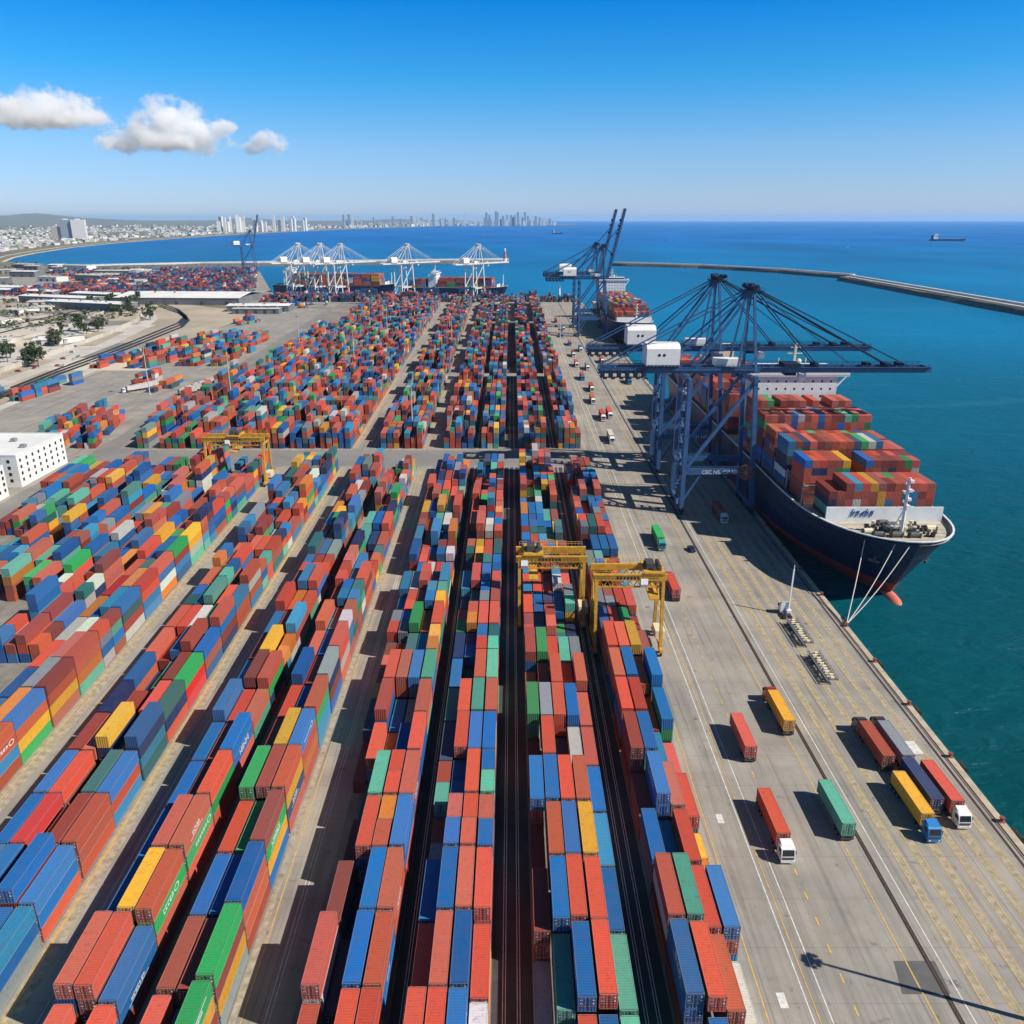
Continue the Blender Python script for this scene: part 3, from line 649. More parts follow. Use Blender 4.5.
# small groups of stacks west of the access road
for (x0,y0,n,y1,mean,fl,sk) in ((-236,388,6,440,2.2,.8,-.2),(-214,384,4,470,2.0,.8,-.22),(-245,440,5,490,1.8,.75,-.2),(-322,610,7,760,1.8,.5,.1),(-288,610,7,790,2.4,.7,.1),(-256,620,6,780,2.2,.65,.1),
      (-232,620,4,700,2.0,.6,.05),(-345,470,6,540,1.6,.55,.1),(-318,480,6,560,1.4,.5,.1),(-262,545,7,575,1.2,.5,0),(-236,520,5,570,1.3,.5,.05),(-300,860,8,930,1.4,.4,.1),(-300,1050,14,1090,1.6,.5,.05)):
    block(x0, n, 2.9, y0, y1, mean, fl, f=False, skew=sk, ang=-math.atan(sk))
OLDW = WEIGHT; WEIGHT = 'NNNNNNDDDDDDDDRRKBBBTTSW'
for xx in range(-720,-330,39):                    # the far terminal's own stacks
    for yy in range(1192,1770,68):
        if xx+31 < -350-(yy+51-1210)*.315 and rnd.random() < .92: block(xx, 9, 3.3, yy, yy+51, rnd.choice((2.6,3.6,4.0)), .92, f=False, mx=5)
for xx in range(-340,66,27): block(xx, 8, 2.9, 1132, 1172, rnd.choice((2.4,3.2,3.8)), .88, f=False)
for xx in range(-960,-730,52):
    for yy in range(1560,1800,92):
        if rnd.random() < .6: block(xx, 9, 3.4, yy, yy+52, 2.4, .65, f=False)
WEIGHT = OLDW
far.build('container_stacks', 'thousands of coloured containers stacked in rows behind the nearest stacks, out to the far quay')

# ------------------------------------------------------------------ trucks, trailers, cars
def wheel_mesh():
    mb = MB(); mb.tube((-.16,0,0),(.16,0,0),.5,14,0); mb.tube((-.18,0,0),(.18,0,0),.27,10,1); return mb.mesh('wheel', [M['tyre'],M['hub']])
WHEEL = wheel_mesh()
def trailer_mesh():
    mb = MB()
    for s in (-1,1): mb.box(s*.55-.09,s*.55+.09,-6.1,6.15,1.0,1.3); mb.box(s*1.1-.05,s*1.1+.05,-6.0,6.1,1.16,1.3)
    for y in (-6.05,-3.6,-1.2,1.2,3.6,6.1): mb.box(-1.2,1.2,y-.1,y+.1,1.12,1.32)
    mb.box(-1.2,1.2,6.1,6.2,.5,.75); mb.box(-.9,-.75,-3.4,-3.2,.15,1.0); mb.box(.75,.9,-3.4,-3.2,.15,1.0)
    for s in (-1,1): mb.box(s*.7-.1,s*.7+.1,6.08,6.18,.75,1.1); mb.box(s*1.0-.14,s*1.0+.14,6.16,6.22,.78,.92,1)
    return mb.mesh('trailer_chassis', [M['steel'],M['rust']])
def cab_mesh(): 
    mb = MB()
    prof = [(-9.25,.75),(-9.3,1.75),(-8.95,2.95),(-8.6,3.15),(-6.95,3.2),(-6.95,.9),(-8.1,.85),(-8.2,.75)]
    mb.prism_x(prof, -1.2, 1.2)
    mb.prism_x([(-8.5,3.16),(-7.0,3.62),(-7.0,3.2),(-8.5,3.14)], -1.0, 1.0)
    mb.box(-1.22,1.22,-9.38,-9.2,.42,.95); mb.box(-1.0,1.0,-9.33,-9.26,1.0,1.5,1)
    for s in (-1,1): mb.box(s*1.3-.1,s*1.3+.1,-9.1,-8.95,1.9,2.6,1); mb.box(s*1.0-.2,s*1.0+.2,-8.6,-6.95,.45,.9)
    return mb
CAB = {k: cab_mesh().mesh('cab', [mat('cab_paint_'+k, c, .35, 0, .1, .5), M['steel']]) for k, c in (('white',(.75,.75,.74)),('blue',(.02,.20,.50)),('red',(.38,.03,.03)),('dark',(.05,.05,.06)),('teal',(.05,.28,.24)))}
mb = MB(); mb.add([(-1.05,-9.32,1.8),(1.05,-9.32,1.8),(1.0,-8.99,2.85),(-1.0,-8.99,2.85)], [(0,1,2,3)]); WIND = mb.mesh('windscreen', M['glass'])
def side_window(s):
    mb = MB(); mb.add([(s*1.212,-8.95,1.85),(s*1.212,-7.8,1.85),(s*1.212,-7.8,2.7),(s*1.212,-8.75,2.7)], [(0,1,2,3)]); return mb.mesh('side_window', M['glass'])
SIDEW = [side_window(-1), side_window(1)]
mb = MB(); mb.box(-.17,.17,-9.41,-9.34,.62,.86); HEADL = mb.mesh('headlight', M['lamp_lens'])
mb = MB()
for s in (-1,1): mb.box(s*.5-.1,s*.5+.1,-8.6,-3.6,.75,1.0)
mb.box(-.6,.6,-5.2,-4.2,1.0,1.12); mb.box(.6,1.1,-6.6,-5.4,.5,1.0); mb.box(-1.1,-.6,-6.6,-5.4,.5,1.0); TCH = mb.mesh('tractor_chassis', M['steel'])
TRAIL = trailer_mesh()
def add_wheels(t, ys, twin=True):
    for y in ys:
        for s in (-1,1):
            link('wheel', WHEEL, t, (s*1.02,y,.5))
            if twin and y > -7: link('wheel', WHEEL, t, (s*.68,y,.5))
def truck(loc, rz, cabc, label, trailer=True, group='lorries on the quay road'):
    t = thing('container_truck' if cabc else 'container_trailer', label, 'truck' if cabc else 'trailer', loc, rz, group)
    if trailer:
        link('trailer_chassis', TRAIL, t); add_wheels(t, (3.0,4.3,5.5))
    if cabc:
        c = link('cab', CAB[cabc], t); link('windscreen', WIND, c)
        for k in SIDEW: link('side_window', k, c)
        for s in (-1,1): link('headlight', HEADL, c, (s*.85,0,0))
        link('tractor_chassis', TCH, t); add_wheels(t, (-8.1,-5.3,-4.1))
    return t
def load(loc, rz, key, label, short=False): container((loc[0],loc[1],loc[2]+1.33), rz, key, short, label, group='containers carried by lorries')
P_ = math.pi
TR = [ # x, y(middle of the container), heading away?, cab, container colour, truck label, container label
 (47.6,121.3,0,'white','R','white cabbed lorry with a red box, alone left of the teal trailer','coral red container on the lone white cabbed lorry'),
 (48.8,146.2,1,None,'R','trailer under a red container, left of the yellow loaded lorry','coral red container on a cabless trailer near the white road lines'),
 (59.6,155.4,1,'red','Y','red cabbed lorry driving away with a yellow container','yellow container on the red cabbed lorry driving away'),
 (60.0,123.7,1,None,'M','cabless trailer under a mint green container on the rail groove','mint green container parked on a trailer across the rail groove'),
 (75.6,143.2,1,'dark','O','dark cabbed lorry under a brick red container, rear of the parked five','brick red container at the rear of the parked lorries beside the quay'),
 (79.6,143.4,1,'dark','S','dark cabbed lorry under a slate grey container beside the quay','slate grey container between two brick red ones beside the quay'),
 (75.3,126.3,0,'blue','Y','blue cabbed lorry with a yellow container facing the viewer','yellow container on the blue cabbed lorry'),
 (79.0,130.4,1,None,'D','trailer under a dark container squeezed between yellow and red ones','dark navy container squeezed between the yellow and red lorries'),
 (82.5,129.8,0,'white','R','white cabbed lorry with a red container nearest the quay edge','coral red container on the lorry nearest the quay edge'),
 (47.8,221,1,'red','R','small red lorry beside the right yellow gantry crane','coral red container on the lorry beside the right yellow gantry'),
 (50.4,262.5,0,'teal','G','green lorry parked left of the crane rail','green container on the lorry left of the crane rail'),
 (77.8,288.5,0,'white','N','white cabbed lorry in the crane shadow beneath the front gantry','brown container on the lorry in the shade under the front ship crane'),
]
for x, y, away, cabc, key, l1, l2 in TR:
    rz = P_ if away else 0.0
    truck((x,y,.03), rz, cabc, l1); load((x,y,.03), rz if rz == 0 else 0.0, key, l2)
FT = [(49.7,401,'W'),(50.5,449,'R'),(49,493,'A'),(51.8,530,'R'),(79.5,556,'D'),(49,570,'O'),(48.9,624,'R'),(50,672,'N'),(51.3,735,'R'),(47,790,'O'),(52,840,'B'),(55,455,'R'),(56,610,'S'),(70,640,'R'),(47.5,905,'N'),(58,700,'B')]
WHERE = ['just past the cross road','beyond the pale one past the cross road','third along the far road','fourth along the far road','under the front crane back girder','fifth along the far road','sixth along the far road','seventh along the far road','eighth along the far road','near the last block of stacks','before the raised cranes','right of the red one past the cross road','mid road before the raised cranes','near the crane rail before the raised cranes','farthest up the quay road','in the outer lane before the raised cranes']
for (x,y,k), wh in zip(FT, WHERE):
    t = truck((x,y,.03), 0.0, rnd.choice(('white','white','blue','red')), f'distant lorry {wh}', group='lorries on the far quay road')
    load((x,y,.03), 0, k, f'{PAL[k][1]} container on the distant lorry {wh}')
for i in range(13):
    q = gp(136+i*4.3, 391-i*.9) if i < 8 else gp(188+(i-8)*6.5, 394-(i-8)*2.6)
    truck((q.x,q.y,.03), R(-38), rnd.choice((None,'white')), 'white box trailer parked in the west yard rows, one among many alike', group='white trailers in the west yard')
    container((q.x,q.y,1.36), R(-38), 'W', False, 'pale grey box on a trailer in the west yard rows, one among many alike', False, group='boxes on the west yard trailers')
# empty chassis on the quay
def empty_rack(loc, label):
    t = thing('lashing_rack', label, 'trailer', loc, 0, 'empty skeletal trailers on the quay')
    link('trailer_chassis', TRAIL, t); add_wheels(t, (3.0,4.3,5.5))
    mb = MB()
    for s in (-1,1):
        mb.box(s*1.35-.1,s*1.35+.1,-7.0,7.2,1.3,1.5)
        for y in np.arange(-6.8,7.2,1.0): mb.box(s*1.35-.07,s*1.35+.07,y-.06,y+.06,1.5,2.1+.3*((int(y*3))%2))
        mb.box(s*1.35-.06,s*1.35+.06,-7.0,7.2,2.05,2.17)
    for y in np.arange(-6.8,7.2,1.75): mb.box(-1.3,1.3,y-.1,y+.1,1.34,1.48)
    obj('side_rack', mb, M['grey'], t)
    lb = MB()
    for y in np.arange(-6,7,1.3): lb.cbox((rnd.uniform(-.6,.6),y,1.68),(.9,.7,.4)); lb.tube((-1.1,y+.5,1.6),(1.1,y+.5,1.6),.12,6)
    obj('lashing_gear', lb, M['cream'], t); return t
empty_rack((76.6,176.5,.03), 'empty grey skeletal trailer with lashing gear, nearer of the two')
empty_rack((76.9,194.5,.03), 'empty grey skeletal trailer behind a white cab and raised pole')
t = truck((76.9,211,.03), P_, 'white', 'white tractor unit without load ahead of the skeletal trailers', trailer=False)
t.location = (76.9,200.0,.03)
pole = MB(); pole.bar((76.9+.9,206.5,1.2),(77.6+.9,208,13.5),.35); pole.cbox((77.8,206.4,.9),(1.3,1.3,1.7)); pole.tube((78.5,208,13.4),(78.55,208.1,14.6),.12,6)
tag(obj('davit_mast', pole, M['white']), 'slanting white mast standing beside the white tractor unit', 'mast')
def car(loc, rz, m, label, group='cars'):
    t = thing('parked_car', label, 'car', loc, rz, group)
    b = MB(); b.prism_x([(-2.2,.35),(-2.2,.75),(-1.3,.9),(2.1,.92),(2.2,.4)], -.88, .88)
    obj('body', b, m, t)
    c = MB(); c.prism_x([(-1.25,.9),(-.6,1.42),(1.2,1.45),(1.95,.92)], -.78, .78); obj('cabin', c, M['glass'], t)
    r_ = MB(); r_.box(-.72,.72,-.5,1.1,1.45,1.49); obj('roof', r_, m, t)
    for y in (-1.35,1.35):
        for s in (-1,1): w = link('wheel', WHEEL, t, (s*.8,y,.33)); w.scale = (.7,.66,.66)
    return t
car((60.4,254,.03), .1, mat('car_blue',(.02,.03,.09),.3), 'dark blue car parked by the rail groove near the green lorry')
WHITEC = mat('car_white',(.7,.7,.7),.3); SILV = mat('car_silver',(.3,.31,.33),.3); REDC = mat('car_red',(.4,.03,.03),.3)
for i in range(46):
    a = gp(rnd.uniform(10,96), rnd.uniform(322,372))
    car((a.x,a.y,.06), rnd.uniform(-.3,.3)+rnd.choice((0,P_/2)), rnd.choice((WHITEC,SILV,REDC,WHITEC)), 'small car parked on the sandy lot inland, one among many alike', 'cars parked on the sandy lot')

# ------------------------------------------------------------------ ship-to-shore cranes
def text(body, size, parent, loc, rot, m, name='lettering', ext=.02):
    c = bpy.data.curves.new(name, 'FONT'); c.body = body; c.size = size; c.extrude = ext; c.materials.append(m)
    tmp = bpy.data.objects.new(name, c); me = bpy.data.meshes.new_from_object(tmp); bpy.data.objects.remove(tmp)
    o = link(name, me, parent); o.location = loc; o.rotation_euler = rot; return o
def sts(name, label, loc, rz, mc, md, raised=False, group=None, detail=True, k=1.0, write=None):
    t = thing(name, label, 'crane', loc, rz, group); t.scale = (k,k,k)
    G = 27.2
    def lean(z): return G-.5-(z/82)*5.2
    for sy in (-9,9):
        l_ = MB(); l_.bar((0,sy,2.2),(0,sy,51),1.5,1.9); obj('leg', l_, mc, t)
        l_ = MB(); l_.bar((lean(2),sy,2.2),(lean(52),sy*.93,52),1.5,1.9); obj('leg', l_, mc, t)
        l_ = MB(); l_.bar((lean(53.5),sy*.9,53.5),(lean(82),sy*.35,82),.9,1.1); l_.bar((lean(53.5)-6,sy*.7,55),(lean(82)-.8,sy*.33,81),.6,.7); obj('mast_frame', l_, mc, t)
        p = MB(); p.bar((-.75,sy,16.5),(lean(16.5),sy,16.5),1.25,2.1); o = obj('portal_beam', p, mc, t)
        if write and sy < 0: text(write, 2.0, o, (6.5,sy-.66,15.8), (P_/2,0,0), M['white'])
        w_ = MB(); w_.box(0,lean(16.5),sy-.62,sy-.56,17.6,18.6); 
        hr = MB()
        for x in np.arange(1,25,1.5): hr.tube((x,sy-.6,17.6),(x,sy-.6,18.6),.05,4)
        hr.tube((.8,sy-.6,18.6),(25,sy-.6,18.6),.05,4); hr.tube((.8,sy-.6,18.1),(25,sy-.6,18.1),.04,4); obj('handrail', hr, mc, t)
        b = MB(); b.bar((.5,sy,17.5),(lean(49)-.6,sy*.94,49.5),1.0,1.2); obj('diagonal_brace', b, mc, t)
        b = MB(); b.bar((.3,sy*.98,5),(6.5,sy,15.6),.7,.8); obj('knee_brace', b, mc, t)
    for x in (0, lean(2)):
        b = MB(); b.bar((x,-9.4,2.9),(x,9.4,2.9),1.3,1.5); obj('sill_beam', b, mc, t)
        for sy in (-8.4,8.4):
            g = MB(); g.box(x-.5,x+.5,sy-2.6,sy+2.6,1.0,2.2)
            for q in (-2.1,-.8,.8,2.1): g.tube((x-.3,sy+q,.5),(x+.3,sy+q,.5),.48,8)
            obj('bogie', g, md, t)
    for x, z in ((0,50.2),(lean(50.5),50.3),(0,17)):
        b = MB(); b.bar((x,-9.6,z),(x,9.6,z),1.3,1.8); obj('cross_beam', b, mc, t)
    g = MB()
    for s in (-1,1):
        g.bar((-32,s*3.5,53.3),(26,s*3.5,53.3),1.0,2.0)
        if detail:
            g.bar((-32,s*4.9,54.4),(26,s*4.9,54.4),.9,.12,1)
            for z in (54.9,55.5): g.tube((-32,s*5.3,z),(26,s*5.3,z),.06,4,1)
            for x in range(-32,27,2): g.tube((x,s*5.3,54.4),(x,s*5.3,55.5),.06,4,1)
    for x in range(-32,27,6): g.bar((x,-3.2,53.2),(x,3.2,53.2),.7,1.2)
    if detail:
        for x in range(-32,-16,3): g.bar((x,-3.3,52.2),(x+3,3.3,52.2),.25,.25,1); g.box(x,x+1.6,-5.3,-4.2,51.2,53.4,1); g.tube((x+1,-4.9,50.6),(x+2.4,-4.9,50.6),.35,8,1)
        g.bar((-32,-4.6,51.0),(-16,-4.6,51.0),.5,.4,1); g.bar((-32,4.6,51.0),(-16,4.6,51.0),.5,.4,1)
    obj('girder', g, [mc,md], t)
    # boom, hinged above the water-side legs
    bm = MB(); LB = 62
    for s in (-1,1):
        bm.bar((0,s*3.1,0),(LB,s*3.1,0),.95,1.9)
        if detail:
            for z in (1.3,1.9): bm.tube((1,s*4.3,z),(LB,s*4.3,z),.06,4,1)
            for x in range(1,LB,2): bm.tube((x,s*4.3,.8),(x,s*4.3,1.9),.06,4,1)
            bm.bar((1,s*4.0,.85),(LB,s*4.0,.85),.8,.12,1)
    for x in range(3,LB+1,6): bm.bar((x,-3,0),(x,3,0),.6,1.1); 
    for x in range(3,LB-5,6): bm.bar((x,-3,.3),(x+6,3,.3),.3,.3,1)
    bm.bar((LB,-3.6,.1),(LB,3.6,.1),1.2,1.9)
    bm.bar((21,-3.1,.9),(21,3.1,.9),.9,1.5,1); bm.bar((47,-3.1,.9),(47,3.1,.9),.9,1.5,1)
    if detail:
        for x in (21,47,40,52): bm.cbox((x,0,1.7),(1.6,5,1.2),1)
    bo = obj('boom', bm, [mc,md], t, (26,0,53.4))
    ang = R(77) if raised else 0.0; bo.rotation_euler = (0,-ang,0)
    hm = MB()
    for s in (-1,1):
        for k2 in range(5): hm.tube((lean(82)+rnd.uniform(-2.6,2.6),s*3+rnd.uniform(-.6,.6)-.5,82+rnd.uniform(-.6,1.2)),(lean(82)+rnd.uniform(-2.6,2.6),s*3+.6,82.4+rnd.uniform(-.5,1)),.65,8)
    hm.bar((lean(82),-4,82),(lean(82),4,82),1.6,1.5); hm.box(lean(82)-3.2,lean(82)+3.2,-4.3,4.3,81.0,81.3)
    for x in np.arange(-3.2,3.3,.9):
        for s in (-1,1): hm.tube((lean(82)+x,s*4.3,81.3),(lean(82)+x,s*4.3,82.7),.07,4)
    obj('apex_platform', hm, md, t)
    ax = lean(82)
    stays = [((ax,3,82),(-31,3.5,54.5),.28),((ax,3,82),(-9,3.5,54.5),.32)]
    if raised:
        tip = lambda d, s: (26-1.9*0+d*math.cos(ang), s, 53.4+d*math.sin(ang))
        stays += [((ax,3,82),tip(21,3.1),.2),((ax,3,82),tip(47,3.1),.16)]
    else: stays += [((ax,3,82),(47,3.1,55),.22),((ax,3,82),(73,3.1,55),.22),((ax,2.4,82.4),(80,2.6,55),.12),((ax,2.2,82),(60,2.2,55),.10)]
    for s in (-1,1):
        for a, b, r in stays:
            c = MB(); c.tube((a[0],a[1]*s,a[2]),(b[0],b[1]*s,b[2]),r,5); obj('stay', c, mc if r > .25 else md, t)
        b = MB(); b.bar((ax-.6,s*3,81),(2.5,s*3.5,54.6),.7,.8); obj('back_strut', b, mc, t)
    h = MB(); prof = [(-5.2,55),(-5.2,61.2),(-4.2,62.3),(-2,62.9),(2,62.9),(4.2,62.3),(5.2,61.2),(5.2,55)]
    h.prism_x(prof, -15.5, -3.5); ho = obj('machinery_house', h, M['white'], t)
    for x in (-11,-9.2): v = MB(); v.tube((x,-5.26,59),(x,-5.16,59),.55,10); obj('vent', v, md, ho)
    sv = MB()
    for x in np.arange(-15,-4,1.3): sv.box(x,x+.6,-5.6,-5.2,54.3,55.3)
    obj('walkway', sv, md, t)
    tr = MB(); tr.box(35,41,-3.6,3.6,54.5,55.6); tr.box(36,40,-2.2,2.2,51.2,52.2)
    if not raised: obj('trolley', tr, md, t); cb = MB(); cb.prism_x([(-1.4,48.8),(-1.8,50.2),(-1.4,51.8),(1.4,51.8),(1.4,48.8)], 41.5, 44); obj('operator_cab', cb, M['white'], t)
    eb = MB(); eb.box(10,19,-2.5,2.5,54.6,57.2); obj('electric_house', eb, M['white'], t)
    cr = MB(); cr.tube((24.0-1.2,-10.6,16.6),(24.0-1.2,-10.0,16.6),2.9,20); cr.tube((22.8,-10.7,16.6),(22.8,-9.9,16.6),.8,10,1)
    for a in range(8): cr.bar((22.8,-10.66,16.6),(22.8+2.8*math.cos(a*P_/4),-10.66,16.6+2.8*math.sin(a*P_/4)),.22,.12,1)
    obj('cable_reel', cr, [M['rust'],M['grey']], t)
    ld = MB()                                     # stair tower on the land side
    for z in range(3,50,3):
        ld.bar((-1.2,-7.4 if z%2 else -4.4,z),(-1.2,-4.4 if z%2 else -7.4,z+3),.7,.12); ld.box(-1.7,-.7,-7.9,-3.9,z-.06,z+.06)
    for y in (-7.9,-3.9):
        for x in (-1.7,-.75): ld.tube((x,y,1),(x,y,52),.09,4)
    obj('stair_tower', ld, mc, t); 
    return t
sts('ship_to_shore_crane', 'blue quay crane with lowered boom, nearest of the pair over the large ship', (64.0,300,.05), 0, M['crane_blue'], M['crane_dark'], group='blue quay cranes', write='CEC NS. OP NP')
sts('ship_to_shore_crane', 'blue quay crane with lowered boom, standing just behind the nearest one', (64.0,352,.05), 0, M['crane_blue'], M['crane_dark'], group='blue quay cranes', write='CEC NS. OP NP')
sts('ship_to_shore_crane', 'blue grey quay crane with raised boom, nearer of the two beside the second ship', (63.5,795,.05), 0, M['crane_blue'], M['crane_dark'], True, 'blue quay cranes')
sts('ship_to_shore_crane', 'blue grey quay crane with raised boom, farther of the two beside the second ship', (63.5,862,.05), 0, M['crane_blue'], M['crane_dark'], True, 'blue quay cranes')
for (x, D, l) in ((-306,1215,'leftmost of the three together'),(-272,1205,'middle of the three together'),(-242,1200,'rightmost of the three together'),(-147,1195,'lone one left of the beacon crane'),(-46,1180,'nearest the beacon over the small ship')):
    sts('ship_to_shore_crane', f'white quay crane across the basin, {l}', (x-14,D,.05), R(47), M['crane_white'], M['crane_white'], group='white quay cranes', detail=False, k=.88)
sts('ship_to_shore_crane', 'distant blue quay crane with raised boom near the inner breakwater', (-566,1790,.05), R(30), M['crane_blue'], M['crane_dark'], True, 'blue quay cranes', detail=False)

# ------------------------------------------------------------------ yellow rubber-tyred gantries
def rtg(label, x0, x1, y, h, m, group='yellow yard gantries', depth=11, tx=.7):
    t = thing('yard_gantry', label, 'gantry crane', (x0,y,.04), 0, group); w = x1-x0
    for x in (0,w):
        for sy in (-depth/2,depth/2):
            l_ = MB(); l_.bar((x,sy*.92,1.6),(x,sy*.62,h-1),.75,.95); obj('leg', l_, m, t)
            b = MB(); b.box(x-.45,x+.45,sy-1.5,sy+1.5,1.1,1.9)
            bo = obj('bogie', b, m, t)
            for q in (-.9,.9): link('wheel', WHEEL, bo, (x,sy+q,.72)).scale = (1.4,1.35,1.35)
        b = MB(); b.bar((x,-depth/2,2.3),(x,depth/2,2.3),.8,.9); b.bar((x,-depth/2*.6,h-2.2),(x,depth/2*.6,h-2.2),.6,.7)
        b.bar((x,-depth/2*.8,5),(x,depth/2*.68,h-4),.25,.25); obj('sill_beam', b, m, t)
    for sy in (-depth*.3,depth*.3):
        g = MB(); g.bar((-.9,sy,h),(w+.9,sy,h),.85,1.7); g.bar((-.5,sy,h-2.6),(w+.5,sy,h-2.6),.35,.4)
        for i in range(9): xx = w*i/9; g.bar((xx,sy,h-2.6),(xx+w/18,sy,h-.9),.2,.2); g.bar((xx+w/18,sy,h-.9),(xx+w/9,sy,h-2.6),.2,.2)
        go = obj('girder', g, m, t)
        r_ = MB()
        for i in range(19): xx = w*i/18; r_.tube((xx,sy*1.3,h+.85),(xx,sy*1.3,h+1.95),.05,4)
        for z in (1.4,1.95): r_.tube((0,sy*1.3,h+z),(w,sy*1.3,h+z),.05,4)
        obj('handrail', r_, m, go)
        mk = MB()
        for i in range(7): xx = w*.3+i*w*.05; mk.box(xx,xx+w*.033,sy-.46,sy-.43,h-.4,h+.3)
        if sy < 0: obj('marking', mk, M['steel'], go)
    x = w*tx
    tr = MB(); tr.box(x-2.6,x+2.6,-depth*.36,depth*.36,h+.95,h+1.5); tr.box(x-1.8,x+.2,-2.2,1.6,h+1.5,h+3.1,1); tr.tube((x+1.4,-2,h+2.2),(x+1.4,2,h+2.2),.6,10,1)
    for k in range(8): tr.cbox((x+rnd.uniform(-2.3,2.3),rnd.uniform(-2.6,2.6),h+1.9),(.7,.7,.9),1)
    obj('trolley', tr, [m,M['steel']], t)
    cb = MB(); cb.prism_x([(-3.9,h-2.6),(-4.3,h-1.6),(-3.9,h-.2),(-2.2,h-.2),(-2.2,h-2.6)], x-3.4, x-1.6); obj('operator_cab', cb, M['white'], t)
    sp = MB(); sp.box(x-1.2,x+1.2,-5.8,5.8,h-5.2,h-4.7); 
    for sx in (-1,1):
        for sy in (-2,2): sp.tube((x+sx,sy,h-4.7),(x+sx,sy,h+.95),.06,4)
    obj('spreader', sp, m, t)
    e = MB(); e.box(w-.9,w+1.6,-2.4,2.4,2.7,4.9); obj('engine_house', e, M['cream'], t)
    return t
rtg('yellow yard gantry over the centre block, left of the two abreast', 2.0, 19.3, 204, 19.6, M['yellow'], tx=.22)
rtg('yellow yard gantry beside the truck road, right of the two abreast', 21.2, 38.0, 190, 20.6, M['yellow'], tx=.86)
rtg('yellow yard gantry standing alone at the left end of the cross road', -127, -103, 330, 19.6, M['yellow'], tx=.5)
BL = M['crane_blue']
for x, y, l in ((-262,1092,'beside the pale road'),(-198,1105,'right of the one beside the pale road'),(-118,1118,'before the white cranes'),(-70,1125,'left of the beacon crane')):
    rtg(f'small distant blue yard gantry {l}', x, x+20, y, 18, BL, 'blue yard gantries')

# ------------------------------------------------------------------ ships (local -Y is the bow, z 0 is the quay level)
def hull_mesh(L, B, H, sheer=3.0, fine=40.0, boot=1.6):
    hb = B/2; zs = [-9, SEA-.3, -.5, boot, H*.45, H*.75, 1.0]
    st = [0,.6,1.6,3.2,5.5,8.5,12,16,21,27,34,42,52,64,78,95]; st = [s*fine/40 for s in st]
    st = [s for s in st if s < L*.5]+list(np.linspace(L*.55,L,8))
    mb = MB(); rows = []
    def top(s): return H+sheer*max(0,1-s/(fine*1.6))**1.6
    for s in st:
        row = []
        for i, z in enumerate(zs):
            zz = top(s) if i == len(zs)-1 else z
            t = min(1, max(0,(zz+3)/(H+sheer+3))); t = t if zz > -3 else 0
            s0 = 13*fine/40*(1-t)**1.15; ln = fine*(1+.9*(1-t)); e = 2.3-.5*(1-t)
            u = min(1, max(0,(s-s0)/ln)); b = hb*(1-(1-u)**e)**(.5+.35*(1-t))
            if s > L*.88: b *= 1-.5*((s-L*.88)/(L*.12))**2*(1-t)
            row.append((b, max(s,s0) if u <= 0 else s, zz))
        rows.append(row)
    n = len(zs)
    for side in (1,-1):
        k = len(mb.v)
        for row in rows: mb.v += [(side*b,y,z) for b,y,z in row]
        for i in range(len(rows)-1):
            for j in range(n-1):
                a = k+i*n+j; f = (a,a+n,a+n+1,a+1) if side > 0 else (a,a+1,a+n+1,a+n)
                mb.f.append(f); mb.m.append(1 if j < 3 else 0)
    for j in range(n-1):                          # transom
        a = rows[-1][j]; b = rows[-1][j+1]
        mb.add([(a[0],a[1],a[2]),(-a[0],a[1],a[2]),(-b[0],b[1],b[2]),(b[0],b[1],b[2])], [(0,1,2,3)], 1 if j < 3 else 0)
    dk = MB()
    for i in range(len(rows)-1):
        a = rows[i][-1]; b = rows[i+1][-1]; 
        dk.add([(-a[0]*.985,a[1]+.15,a[2]-1.1),(a[0]*.985,a[1]+.15,a[2]-1.1),(b[0]*.985,b[1],b[2]-1.1),(-b[0]*.985,b[1],b[2]-1.1)], [(0,1,2,3)])
    rim = MB()
    for i in range(len(rows)-1):
        for side in (1,-1):
            a = rows[i][-1]; b = rows[i+1][-1]; rim.bar((side*a[0],a[1],a[2]+.1),(side*b[0],b[1],b[2]+.1),.55,.3)
    mb.smooth = False
    return mb, dk, rim, top
